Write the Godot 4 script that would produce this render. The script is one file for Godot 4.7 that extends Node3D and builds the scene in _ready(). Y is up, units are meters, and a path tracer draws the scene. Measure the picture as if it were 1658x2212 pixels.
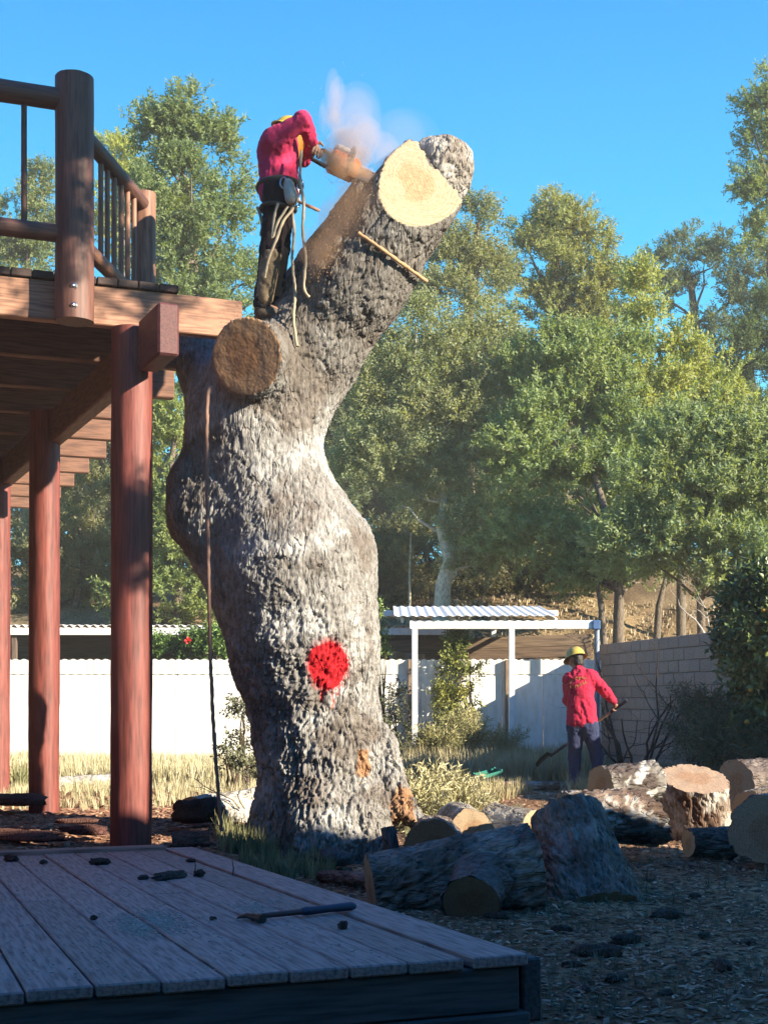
extends Node3D
# A felled-oak back yard: the camera stands at (0, 1.2, 0) looking along -Z with a shifted lens, so verticals stay vertical.
const F := 2900.0     # focal length in the pixels that the layout below was measured in
const HZ := 1510.0    # row of the horizon
const CX := 829.0     # column straight ahead
const EYE := 1.2
const SUN_TO := Vector3(0.811, 0.375, 0.450)

func _ready() -> void:
	# ---- camera, sky, sun, exposure
	var cam := Camera3D.new()
	cam.name = "camera"
	cam.projection = Camera3D.PROJECTION_FRUSTUM
	cam.near = 0.1
	cam.far = 400.0
	cam.size = 2212.0 / F * cam.near
	cam.frustum_offset = Vector2(0, (HZ - 1106.0) / F * cam.near)
	cam.position = Vector3(0, EYE, 0)
	add_child(cam)
	cam.current = true
	var env := Environment.new()
	env.background_mode = Environment.BG_SKY
	var sm := ProceduralSkyMaterial.new()
	sm.sky_top_color = lin(0.000, 0.065, 0.262)
	sm.sky_horizon_color = lin(0.088, 0.505, 0.64)
	sm.sky_curve = 0.2
	sm.ground_bottom_color = lin(0.16, 0.13, 0.10)
	sm.ground_horizon_color = lin(0.22, 0.22, 0.20)
	sm.sun_angle_max = 8.0
	sm.energy_multiplier = 1.0
	env.sky = Sky.new()
	env.sky.sky_material = sm
	env.tonemap_mode = Environment.TONE_MAPPER_LINEAR
	env.tonemap_exposure = 3.25
	env.sdfgi_enabled = true
	env.ssao_enabled = true
	env.ssil_enabled = true
	env.fog_enabled = true
	env.fog_density = 0.0013
	env.fog_light_color = Color(0.95, 0.93, 0.90)
	env.volumetric_fog_enabled = true
	env.volumetric_fog_density = 0.0
	var we := WorldEnvironment.new()
	we.name = "world_environment"
	we.environment = env
	add_child(we)
	var sun := DirectionalLight3D.new()
	sun.name = "sun"
	sun.light_energy = 1.6
	sun.light_angular_distance = 0.5
	sun.light_color = Color(1.0, 0.945, 0.85)
	sun.shadow_enabled = true
	add_child(sun)
	sun.look_at_from_position(SUN_TO * 50.0, Vector3.ZERO, Vector3.UP)
	# ---- structure first, then objects, small things last
	make_textures()
	build_ground()
	build_oak()
	build_log_deck()
	build_platform()
	build_white_fence()
	build_block_wall()
	build_patio_cover()
	build_shed_roof()
	build_background_trees()
	build_house_outside()
	build_logs()
	build_plants()
	build_climber()
	build_worker()
	build_ropes()
	build_small_things()
	build_dust()
	build_litter()

# =============================================================== helpers
func P(x: float, y: float, d: float) -> Vector3:
	return Vector3((x - CX) / F * d, EYE + (HZ - y) / F * d, -d)

func lin(r: float, g: float, b: float) -> Color:
	return Color(r, g, b).linear_to_srgb()

func numbered(called: String, parent: Node) -> String:
	if not parent.has_node(called):
		return called
	var k := 1
	while parent.has_node("%s_%03d" % [called, k]):
		k += 1
	return "%s_%03d" % [called, k]

var counts := {}
func put(o: Node3D, called: String, parent: Node = null) -> Node3D:
	var p: Node = parent if parent else self
	var key := "%d/%s" % [p.get_instance_id(), called]
	var k: int = counts.get(key, 0)
	counts[key] = k + 1
	o.name = called if k == 0 else "%s_%03d" % [called, k]
	p.add_child(o, true)
	return o

func tag(o: Node, label := "", category := "", group := "", kind := "") -> Node:
	if label: o.set_meta("label", label)
	if category: o.set_meta("category", category)
	if group: o.set_meta("group", group)
	if kind: o.set_meta("kind", kind)
	return o

func thing(called: String, label: String, category: String, at := Vector3.ZERO, group := "") -> Node3D:
	var o := Node3D.new()
	put(o, called)
	o.position = at
	tag(o, label, category, group)
	return o

func obj(mesh: Mesh, mat: Material, called: String, parent: Node = null, xf := Transform3D.IDENTITY) -> MeshInstance3D:
	var o := MeshInstance3D.new()
	o.mesh = mesh
	if mat: o.material_override = mat
	put(o, called, parent)
	o.transform = xf
	return o

func frame(x: Vector3, y: Vector3, at: Vector3) -> Transform3D:   # a right-handed frame whose x runs along x and whose y is near y
	var a := x.normalized()
	var c := a.cross(y).normalized()
	var b := c.cross(a)
	return Transform3D(Basis(a, b, c), at)

func rng(s: int) -> RandomNumberGenerator:
	var r := RandomNumberGenerator.new()
	r.seed = s
	return r

func rdir(r: RandomNumberGenerator) -> Vector3:
	var z := r.randf_range(-1, 1)
	var a := r.randf() * TAU
	var s := sqrt(1.0 - z * z)
	return Vector3(s * cos(a), z, s * sin(a))

# ---- a mesh builder; faces are given anticlockwise seen from outside
class MB:
	var v := PackedVector3Array()
	var n := PackedVector3Array()
	var u := PackedVector2Array()
	var c := PackedColorArray()
	var i := PackedInt32Array()
	func vert(p: Vector3, uv := Vector2.ZERO, col := Color.WHITE) -> int:
		v.append(p)
		u.append(uv)
		c.append(col)
		return v.size() - 1
	func tri(a: int, b: int, d: int) -> void:
		i.append(a); i.append(d); i.append(b)
	func quad(a: int, b: int, d: int, e: int) -> void:
		tri(a, b, d); tri(a, d, e)
	func face(pts: Array, col := Color.WHITE) -> void:      # a flat polygon with vertices of its own
		var first := v.size()
		for p in pts: vert(p, Vector2.ZERO, col)
		for k in range(1, pts.size() - 1): tri(first, first + k, first + k + 1)
	func normals() -> void:
		n = PackedVector3Array()
		n.resize(v.size())
		var k := 0
		while k < i.size():
			var a := i[k]; var b := i[k + 2]; var d := i[k + 1]
			var m := (v[b] - v[a]).cross(v[d] - v[a])
			n[a] += m; n[b] += m; n[d] += m
			k += 3
		for q in n.size(): n[q] = n[q].normalized() if n[q].length_squared() > 1e-16 else Vector3.UP
	func mesh() -> ArrayMesh:
		if n.size() != v.size(): normals()
		var a := []
		a.resize(Mesh.ARRAY_MAX)
		a[Mesh.ARRAY_VERTEX] = v
		a[Mesh.ARRAY_NORMAL] = n
		a[Mesh.ARRAY_TEX_UV] = u
		a[Mesh.ARRAY_COLOR] = c
		a[Mesh.ARRAY_INDEX] = i
		var m := ArrayMesh.new()
		m.add_surface_from_arrays(Mesh.PRIMITIVE_TRIANGLES, a)
		return m
	# a box with chamfered edges, centred at o, turned by b
	func box(size: Vector3, o := Vector3.ZERO, b := Basis.IDENTITY, bev := 0.004, col := Color.WHITE) -> void:
		var h := size / 2.0
		var e := minf(bev, minf(h.x, minf(h.y, h.z)) * 0.9)
		var q := func(p: Vector3) -> Vector3: return o + b * p
		for ax in 3:
			var a1 := (ax + 1) % 3
			var a2 := (ax + 2) % 3
			for s in [-1.0, 1.0]:
				var pts := []
				for t in [[-1, -1], [1, -1], [1, 1], [-1, 1]]:
					var p := Vector3.ZERO
					p[ax] = s * h[ax]
					p[a1] = t[0] * (h[a1] - e)
					p[a2] = t[1] * (h[a2] - e)
					pts.append(q.call(p))
				if s < 0: pts.reverse()
				face(pts, col)
				for s2 in [-1.0, 1.0]:      # the chamfer between +-ax and +-a1
					var e4 := []
					for t2 in [[0, -1], [1, -1], [1, 1], [0, 1]]:
						var p2 := Vector3.ZERO
						p2[ax] = s * (h[ax] if t2[0] == 0 else h[ax] - e)
						p2[a1] = s2 * (h[a1] - e if t2[0] == 0 else h[a1])
						p2[a2] = t2[1] * (h[a2] - e)
						e4.append(q.call(p2))
					if s * s2 < 0: e4.reverse()
					face(e4, col)
		for sx in [-1.0, 1.0]:
			for sy in [-1.0, 1.0]:
				for sz in [-1.0, 1.0]:
					var k := [q.call(Vector3(sx * h.x, sy * (h.y - e), sz * (h.z - e))), q.call(Vector3(sx * (h.x - e), sy * h.y, sz * (h.z - e))), q.call(Vector3(sx * (h.x - e), sy * (h.y - e), sz * h.z))]
					if sx * sy * sz < 0: k.reverse()
					face(k, col)
	# a round tube along points with a radius at each
	func tube(pts: PackedVector3Array, rad: PackedFloat32Array, seg := 8, caps := true, col := Color.WHITE, bump := 0.0, nz: FastNoiseLite = null) -> void:
		var m := pts.size()
		var up := Vector3.UP
		var t0 := (pts[1] - pts[0]).normalized()
		if absf(t0.dot(up)) > 0.9: up = Vector3.RIGHT
		var side := t0.cross(up).normalized()
		var first := v.size()
		var along := 0.0
		for k in m:
			var t := (pts[mini(k + 1, m - 1)] - pts[maxi(k - 1, 0)]).normalized()
			side = (side - t * side.dot(t)).normalized()
			var other := t.cross(side)
			if k > 0: along += pts[k].distance_to(pts[k - 1])
			for s in seg:
				var a := TAU * s / seg
				var dir := side * cos(a) + other * sin(a)
				var r := rad[k]
				if nz: r += bump * nz.get_noise_3dv(pts[k] + dir * rad[k])
				vert(pts[k] + dir * r, Vector2(a / TAU, along), col)
		for k in m - 1:
			for s in seg:
				var a := first + k * seg + s
				var b := first + k * seg + (s + 1) % seg
				quad(a, b, b + seg, a + seg)
		if caps:
			for e in 2:
				var k := 0 if e == 0 else m - 1
				var ring := []
				for s in seg: ring.append(v[first + k * seg + s])
				if e == 0: ring.reverse()
				face(ring, col)

func boxm(size: Vector3, bev := 0.004) -> ArrayMesh:
	var m := MB.new()
	m.box(size, Vector3.ZERO, Basis.IDENTITY, bev)
	return m.mesh()

func tubem(pts: PackedVector3Array, rad: PackedFloat32Array, seg := 8, caps := true) -> ArrayMesh:
	var m := MB.new()
	m.tube(pts, rad, seg, caps)
	return m.mesh()

func even(r: float, n: int) -> PackedFloat32Array:
	var a := PackedFloat32Array()
	a.resize(n)
	a.fill(r)
	return a

# a lathe about y: rows of (radius, height)
func lathem(rows: PackedVector2Array, seg := 20, wob := 0.0, seed := 0) -> ArrayMesh:
	var m := MB.new()
	var r := rng(seed)
	var ph := r.randf() * TAU
	for k in rows.size():
		for s in seg:
			var a := TAU * s / seg
			var q := rows[k].x * (1.0 + wob * sin(2.0 * a + ph) + wob * 0.6 * sin(3.0 * a + 2.0 * ph))
			m.vert(Vector3(q * cos(a), rows[k].y, -q * sin(a)), Vector2(a / TAU, rows[k].y))
	for k in rows.size() - 1:
		for s in seg:
			var a := k * seg + s
			var b := k * seg + (s + 1) % seg
			m.quad(a, b, b + seg, a + seg)
	return m.mesh()

# ---- solids joined with a smooth minimum and meshed as surface nets
class Blob:
	var a := PackedVector3Array()
	var b := PackedVector3Array()
	var ra := PackedFloat32Array()
	var rb := PackedFloat32Array()
	var kk := PackedFloat32Array()
	var cut_at := PackedVector3Array()
	var cut_n := PackedVector3Array()
	var cut_r := PackedFloat32Array()
	var v := PackedVector3Array()
	var t := PackedInt32Array()
	func bone(p: Vector3, q: Vector3, r0: float, r1: float, k := 0.03) -> void:
		a.append(p); b.append(q); ra.append(r0); rb.append(r1); kk.append(k)
	func cut(at: Vector3, n: Vector3, reach: float) -> void:
		cut_at.append(at); cut_n.append(n.normalized()); cut_r.append(reach * reach)
	func one(p: Vector3, i: int) -> float:
		var ab := b[i] - a[i]
		var h := clampf((p - a[i]).dot(ab) / maxf(ab.length_squared(), 1e-9), 0.0, 1.0)
		return p.distance_to(a[i] + ab * h) - lerpf(ra[i], rb[i], h)
	func f(p: Vector3, ids: PackedInt32Array) -> float:
		var d := 1e9
		for i in ids:
			var ab := b[i] - a[i]
			var h := clampf((p - a[i]).dot(ab) / maxf(ab.length_squared(), 1e-9), 0.0, 1.0)
			var e := p.distance_to(a[i] + ab * h) - (ra[i] + (rb[i] - ra[i]) * h)
			var k := kk[i]
			var m := k - absf(d - e)
			d = minf(d, e)
			if m > 0.0: d -= m * m / k * 0.25
		for c in cut_at.size():
			if p.distance_squared_to(cut_at[c]) < cut_r[c]: d = maxf(d, (p - cut_at[c]).dot(cut_n[c]))
		return d
	func nets(cell: float) -> void:
		var lo := Vector3.ONE * 1e9
		var hi := Vector3.ONE * -1e9
		for i in a.size():
			var m := Vector3.ONE * (maxf(ra[i], rb[i]) + cell * 2.0 + kk[i] * 0.3)
			lo = lo.min(a[i] - m).min(b[i] - m)
			hi = hi.max(a[i] + m).max(b[i] + m)
		const B := 8
		var nb := ((hi - lo) / (cell * B)).ceil()
		var bx := int(nb.x); var by := int(nb.y); var bz := int(nb.z)
		var sx := 1; var sy := bx * B + 2; var sz := sy * (by * B + 2)
		var where := {}
		var edges := PackedInt32Array()      # cell key * 8 + axis bits handled below
		var half := cell * B * 0.8661
		var val := PackedFloat32Array()
		val.resize(729)
		for zb in bz:
			for yb in by:
				for xb in bx:
					var org := lo + Vector3(xb, yb, zb) * (cell * B)
					var mid := org + Vector3.ONE * (cell * B * 0.5)
					var ids := PackedInt32Array()
					var near := 1e9
					for i in a.size():
						var e := one(mid, i)
						if e < half + kk[i] + 0.12: ids.append(i)
						near = minf(near, e - kk[i] * 0.6)
					if ids.is_empty() or near > half * 1.05: continue
					var fm := f(mid, ids)
					if fm > half * 1.8 or fm < -half * 2.0: continue
					var q := 0
					for z in 9:
						for y in 9:
							for x in 9:
								val[q] = f(org + Vector3(x, y, z) * cell, ids)
								q += 1
					for z in B:
						for y in B:
							for x in B:
								var o := (z * 9 + y) * 9 + x
								var v0 := val[o]; var v1 := val[o + 1]; var v2 := val[o + 9]; var v3 := val[o + 10]
								var v4 := val[o + 81]; var v5 := val[o + 82]; var v6 := val[o + 90]; var v7 := val[o + 91]
								var s0 := v0 < 0.0
								if s0 == (v1 < 0.0) and s0 == (v2 < 0.0) and s0 == (v3 < 0.0) and s0 == (v4 < 0.0) and s0 == (v5 < 0.0) and s0 == (v6 < 0.0) and s0 == (v7 < 0.0): continue
								var sum := Vector3.ZERO
								var cnt := 0
								if s0 != (v1 < 0.0): sum += Vector3(v0 / (v0 - v1), 0, 0); cnt += 1
								if (v2 < 0.0) != (v3 < 0.0): sum += Vector3(v2 / (v2 - v3), 1, 0); cnt += 1
								if (v4 < 0.0) != (v5 < 0.0): sum += Vector3(v4 / (v4 - v5), 0, 1); cnt += 1
								if (v6 < 0.0) != (v7 < 0.0): sum += Vector3(v6 / (v6 - v7), 1, 1); cnt += 1
								if s0 != (v2 < 0.0): sum += Vector3(0, v0 / (v0 - v2), 0); cnt += 1
								if (v1 < 0.0) != (v3 < 0.0): sum += Vector3(1, v1 / (v1 - v3), 0); cnt += 1
								if (v4 < 0.0) != (v6 < 0.0): sum += Vector3(0, v4 / (v4 - v6), 1); cnt += 1
								if (v5 < 0.0) != (v7 < 0.0): sum += Vector3(1, v5 / (v5 - v7), 1); cnt += 1
								if s0 != (v4 < 0.0): sum += Vector3(0, 0, v0 / (v0 - v4)); cnt += 1
								if (v1 < 0.0) != (v5 < 0.0): sum += Vector3(1, 0, v1 / (v1 - v5)); cnt += 1
								if (v2 < 0.0) != (v6 < 0.0): sum += Vector3(0, 1, v2 / (v2 - v6)); cnt += 1
								if (v3 < 0.0) != (v7 < 0.0): sum += Vector3(1, 1, v3 / (v3 - v7)); cnt += 1
								var key := (xb * B + x + 1) + (yb * B + y + 1) * sy + (zb * B + z + 1) * sz
								where[key] = v.size()
								v.append(org + (Vector3(x, y, z) + sum / maxf(cnt, 1)) * cell)
								if s0 != (v1 < 0.0): edges.append(key); edges.append(0 if s0 else 1)
								if s0 != (v2 < 0.0): edges.append(key); edges.append(2 if s0 else 3)
								if s0 != (v4 < 0.0): edges.append(key); edges.append(4 if s0 else 5)
		var q2 := 0
		while q2 < edges.size():
			var key := edges[q2]
			var what := edges[q2 + 1]
			q2 += 2
			var d1 := sy; var d2 := sz
			if what >= 4: d1 = sx; d2 = sy
			elif what >= 2: d1 = sz; d2 = sx
			var c0: int = where.get(key, -1)
			var c1: int = where.get(key - d1, -1)
			var c2: int = where.get(key - d1 - d2, -1)
			var c3: int = where.get(key - d2, -1)
			if c0 < 0 or c1 < 0 or c2 < 0 or c3 < 0: continue
			if what & 1:
				t.append_array([c0, c2, c1, c0, c3, c2])
			else:
				t.append_array([c0, c1, c2, c0, c2, c3])
	func normals() -> PackedVector3Array:
		var n := PackedVector3Array()
		n.resize(v.size())
		var k := 0
		while k < t.size():
			var p := t[k]; var q := t[k + 1]; var r := t[k + 2]
			var m := (v[q] - v[p]).cross(v[r] - v[p])
			n[p] += m; n[q] += m; n[r] += m
			k += 3
		for q in n.size(): n[q] = n[q].normalized() if n[q].length_squared() > 1e-18 else Vector3.UP
		return n
	# the triangles of one group (which[k] for the k-th triangle) as a mesh of their own
	func part(which: PackedByteArray, g: int, n: PackedVector3Array, col := PackedColorArray(), uv := PackedVector2Array()) -> ArrayMesh:
		var m := MB.new()
		var again := PackedInt32Array()
		again.resize(v.size())
		again.fill(-1)
		for k in t.size() / 3:
			if which.size() and which[k] != g: continue
			for e in 3:
				var o := t[k * 3 + e]
				if again[o] < 0:
					again[o] = m.vert(v[o], uv[o] if uv.size() else Vector2.ZERO, col[o] if col.size() else Color.WHITE)
					m.n.append(n[o])
			m.tri(again[t[k * 3]], again[t[k * 3 + 1]], again[t[k * 3 + 2]])
		if m.v.is_empty(): return null
		return m.mesh()

func fnoise(kind: int, freq: float, seed := 1, oct := 4) -> FastNoiseLite:
	var n := FastNoiseLite.new()
	n.noise_type = kind
	n.frequency = freq
	n.seed = seed
	if oct > 1:
		n.fractal_type = FastNoiseLite.FRACTAL_FBM
		n.fractal_octaves = oct
	else:
		n.fractal_type = FastNoiseLite.FRACTAL_NONE
	return n

func cells(freq: float, seed := 1) -> FastNoiseLite:     # -1 on the border between two cells, higher towards a cell's middle
	var n := fnoise(FastNoiseLite.TYPE_CELLULAR, freq, seed, 1)
	n.cellular_return_type = FastNoiseLite.RETURN_DISTANCE2_SUB
	n.cellular_jitter = 1.0
	return n

func ramp(im: Image, stops: Array) -> ImageTexture:       # grey image -> colours (sRGB) by stops [[at, Color] ...]
	var g := Gradient.new()
	var off := PackedFloat32Array()
	var cs := PackedColorArray()
	for s in stops:
		off.append(s[0]); cs.append(s[1])
	g.offsets = off
	g.colors = cs
	var lut := PackedByteArray()
	for k in 256:
		var c := g.sample(k / 255.0)
		lut.append(c.r8); lut.append(c.g8); lut.append(c.b8)
	var src := im.duplicate()
	src.convert(Image.FORMAT_L8)
	var d: PackedByteArray = src.get_data()
	var o := PackedByteArray()
	o.resize(d.size() * 3)
	for k in d.size():
		var q := d[k] * 3
		o[k * 3] = lut[q]; o[k * 3 + 1] = lut[q + 1]; o[k * 3 + 2] = lut[q + 2]
	return ImageTexture.create_from_image(Image.create_from_data(im.get_width(), im.get_height(), false, Image.FORMAT_RGB8, o))

func normal_of(im: Image, strength: float) -> ImageTexture:
	var b: Image = im.duplicate()
	b.convert(Image.FORMAT_RGBA8)
	b.bump_map_to_normal_map(strength)
	return ImageTexture.create_from_image(b)

var tex := {}
func make_textures() -> void:
	var fine := fnoise(FastNoiseLite.TYPE_SIMPLEX_SMOOTH, 0.02, 3, 5).get_seamless_image(512, 512)
	var fine2 := fnoise(FastNoiseLite.TYPE_SIMPLEX_SMOOTH, 0.05, 9, 4).get_seamless_image(512, 512)
	tex.grain = ramp(fine, [[0.0, Color(0.58, 0.57, 0.58)], [0.35, Color(0.80, 0.79, 0.79)], [0.55, Color(0.90, 0.90, 0.90)], [0.75, Color(0.96, 0.96, 0.95)], [1.0, Color(1, 1, 1)]])
	tex.mottle = ramp(fine2, [[0.0, Color(0.55, 0.55, 0.56)], [0.4, Color(0.80, 0.80, 0.79)], [0.7, Color(0.96, 0.95, 0.94)], [1.0, Color(1, 1, 1)]])
	tex.faint = ramp(fine, [[0.0, Color(0.90, 0.89, 0.86)], [0.5, Color(0.97, 0.97, 0.96)], [1.0, Color(1, 1, 1)]])
	tex.soil = ramp(fine, [[0.0, Color(0.50, 0.46, 0.42)], [0.4, Color(0.72, 0.69, 0.64)], [0.6, Color(0.88, 0.85, 0.78)], [0.8, Color(1, 0.97, 0.90)], [1.0, Color(1, 1, 0.96)]])
	tex.fine_normal = normal_of(fine2, 6.0)
	tex.grain_normal = normal_of(fine, 5.0)
	# bark relief: winding cracks between flat plates, from the zero lines of two noises
	var ba: Image = fnoise(FastNoiseLite.TYPE_SIMPLEX_SMOOTH, 0.010, 51, 3).get_seamless_image(512, 512)
	var bb: Image = fnoise(FastNoiseLite.TYPE_SIMPLEX_SMOOTH, 0.026, 52, 3).get_seamless_image(512, 512)
	ba.convert(Image.FORMAT_L8)
	bb.convert(Image.FORMAT_L8)
	var da := ba.get_data()
	var db := bb.get_data()
	var dc := fine2.duplicate() as Image
	dc.convert(Image.FORMAT_L8)
	var dd := dc.get_data()
	var dh := PackedByteArray()
	dh.resize(da.size())
	for k in da.size():
		var s1 := smoothstep(0.0, 0.11, absf(da[k] / 255.0 - 0.5) * 2.0)
		var s2 := smoothstep(0.0, 0.16, absf(db[k] / 255.0 - 0.5) * 2.0)
		dh[k] = int(255.0 * clampf(0.74 * s1 + 0.20 * s2 + 0.06 * dd[k] / 255.0, 0, 1))
	tex.bark_height = ImageTexture.create_from_image(Image.create_from_data(512, 512, false, Image.FORMAT_L8, dh))
	tex.bark_tone = ramp(fine2, [[0.0, Color(0.58, 0.56, 0.55)], [0.3, Color(0.75, 0.74, 0.73)], [0.5, Color(0.90, 0.90, 0.89)], [0.7, Color(0.98, 0.98, 0.97)], [1.0, Color(1, 1, 1)]])
	# sawn wood across the grain: rings round an off-centre pith, with radial checks
	var wob := fnoise(FastNoiseLite.TYPE_SIMPLEX_SMOOTH, 0.006, 12, 3)
	var fz := fnoise(FastNoiseLite.TYPE_SIMPLEX_SMOOTH, 0.05, 13, 3)
	var im := Image.create(384, 384, false, Image.FORMAT_RGB8)
	for y in 384:
		for x in 384:
			var dx := x - 205.0
			var dy := y - 180.0
			var r := sqrt(dx * dx + dy * dy) + 14.0 * wob.get_noise_2d(x, y)
			var ring := clampf(0.5 + 0.75 * fz.get_noise_2d(r * 7.0, 3.0 + 0.02 * x) + 0.3 * sin(r * 0.5), 0.0, 1.0)
			var heart := smoothstep(95.0, 60.0, r + 30.0 * wob.get_noise_2d(x + 400, y))
			var c := Color(0.97, 0.92, 0.83).lerp(Color(0.86, 0.74, 0.58), ring * 0.6)
			c = c.lerp(Color(0.86, 0.70, 0.54), heart * 0.5)
			var ang := atan2(dy, dx)
			var chk := absf(sin(ang * 3.5 + 1.2 * wob.get_noise_2d(r * 3.0, 50.0) + 0.6))
			if r > 18.0 and r < 165.0 and chk < 0.9 / r * (1.6 + fz.get_noise_2d(r * 2.0, ang * 40.0)): c = c * 0.55
			var kerf := sin((x * 0.5 + y * 0.2 + 6.0 * wob.get_noise_2d(x, y)) * 0.9) * 0.5 + 0.5
			c = c * (0.95 + 0.05 * kerf)
			c = c * (0.97 + 0.09 * fz.get_noise_2d(x, y) + 0.05 * fz.get_noise_2d(x * 0.15, y * 2.0))
			im.set_pixel(x, y, Color(c.r, c.g, c.b))
	tex.rings = ImageTexture.create_from_image(im)

var mats := {}
func wood(c: Color, rough := 0.75, along := "x", grain := 5.0) -> StandardMaterial3D:
	var key := "wood%s%s%s%s" % [c, rough, along, grain]
	if mats.has(key): return mats[key]
	var m := StandardMaterial3D.new()
	m.albedo_color = c
	m.albedo_texture = tex.grain
	m.vertex_color_use_as_albedo = true
	m.roughness = rough
	m.uv1_triplanar = true
	var s := Vector3.ONE * grain
	s["xyz".find(along)] = grain * 0.07
	m.uv1_scale = s
	m.normal_enabled = true
	m.normal_texture = tex.grain_normal
	m.normal_scale = 0.22
	mats[key] = m
	return m

func painted(c: Color) -> StandardMaterial3D:      # white paint with faint streaks of dirt
	var key := "painted%s" % c
	if mats.has(key): return mats[key]
	var m := StandardMaterial3D.new()
	m.albedo_color = c
	m.albedo_texture = tex.faint
	m.roughness = 0.6
	m.uv1_triplanar = true
	m.uv1_scale = Vector3(0.8, 0.25, 0.8)
	mats[key] = m
	return m

func plain(c: Color, rough := 0.7, scale := 3.0, nrm := 0.3, metal := 0.0) -> StandardMaterial3D:
	var key := "plain%s%s%s%s%s" % [c, rough, scale, nrm, metal]
	if mats.has(key): return mats[key]
	var m := StandardMaterial3D.new()
	m.albedo_color = c
	m.albedo_texture = tex.mottle
	m.roughness = rough
	m.metallic = metal
	m.uv1_triplanar = true
	m.uv1_scale = Vector3.ONE * scale
	if nrm > 0.0:
		m.normal_enabled = true
		m.normal_texture = tex.fine_normal
		m.normal_scale = nrm
	mats[key] = m
	return m

func bark_mat(scale := 5.0, c := Color.WHITE) -> StandardMaterial3D:
	var key := "bark%s%s" % [scale, c]
	if mats.has(key): return mats[key]
	var m := StandardMaterial3D.new()
	m.albedo_color = c
	m.albedo_texture = tex.bark_tone
	m.vertex_color_use_as_albedo = true
	m.roughness = 0.95
	m.metallic_specular = 0.25
	m.uv1_triplanar = true
	m.uv1_scale = Vector3(scale, scale * 0.27, scale) * 0.42
	m.heightmap_enabled = true
	m.heightmap_texture = tex.bark_height
	m.heightmap_scale = 2.0
	mats[key] = m
	return m

func cut_mat(c: Color) -> StandardMaterial3D:
	var key := "cut%s" % c
	if mats.has(key): return mats[key]
	var m := StandardMaterial3D.new()
	m.albedo_color = c
	m.albedo_texture = tex.rings
	m.roughness = 0.85
	m.metallic_specular = 0.3
	m.normal_enabled = true
	m.normal_texture = tex.fine_normal
	m.normal_scale = 0.15
	m.uv1_scale = Vector3.ONE
	mats[key] = m
	return m

func leaf_mat(c: Color, through := 0.35, rough := 0.55) -> StandardMaterial3D:
	var key := "leaf%s%s%s" % [c, through, rough]
	if mats.has(key): return mats[key]
	var m := StandardMaterial3D.new()
	m.albedo_color = c
	m.vertex_color_use_as_albedo = true
	m.roughness = rough
	m.metallic_specular = 0.4
	m.cull_mode = BaseMaterial3D.CULL_DISABLED
	if through > 0.0:
		m.backlight_enabled = true
		m.backlight = Color(through, through, through * 0.6)
	mats[key] = m
	return m

# =============================================================== ground
var gn_big := FastNoiseLite.new()
var gn_small := FastNoiseLite.new()
func hgt(x: float, z: float) -> float:
	var d := -z
	var h := 0.045 * gn_big.get_noise_2d(x, z) + 0.02 * gn_small.get_noise_2d(x, z)
	h *= smoothstep(-2.0, 3.0, d)
	h += 0.125 * smoothstep(-0.75, -1.25, x) * smoothstep(8.6, 9.6, d) * (1.0 - smoothstep(15.0, 18.0, d))
	if d > 26.2:
		h += 6.2 * (1.0 - exp(-(d - 26.2) * 0.75 / 6.2)) + 0.35 * gn_big.get_noise_2d(x * 0.5, z * 0.5) * minf(1.0, (d - 26.2) * 0.2)
	return h

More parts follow.
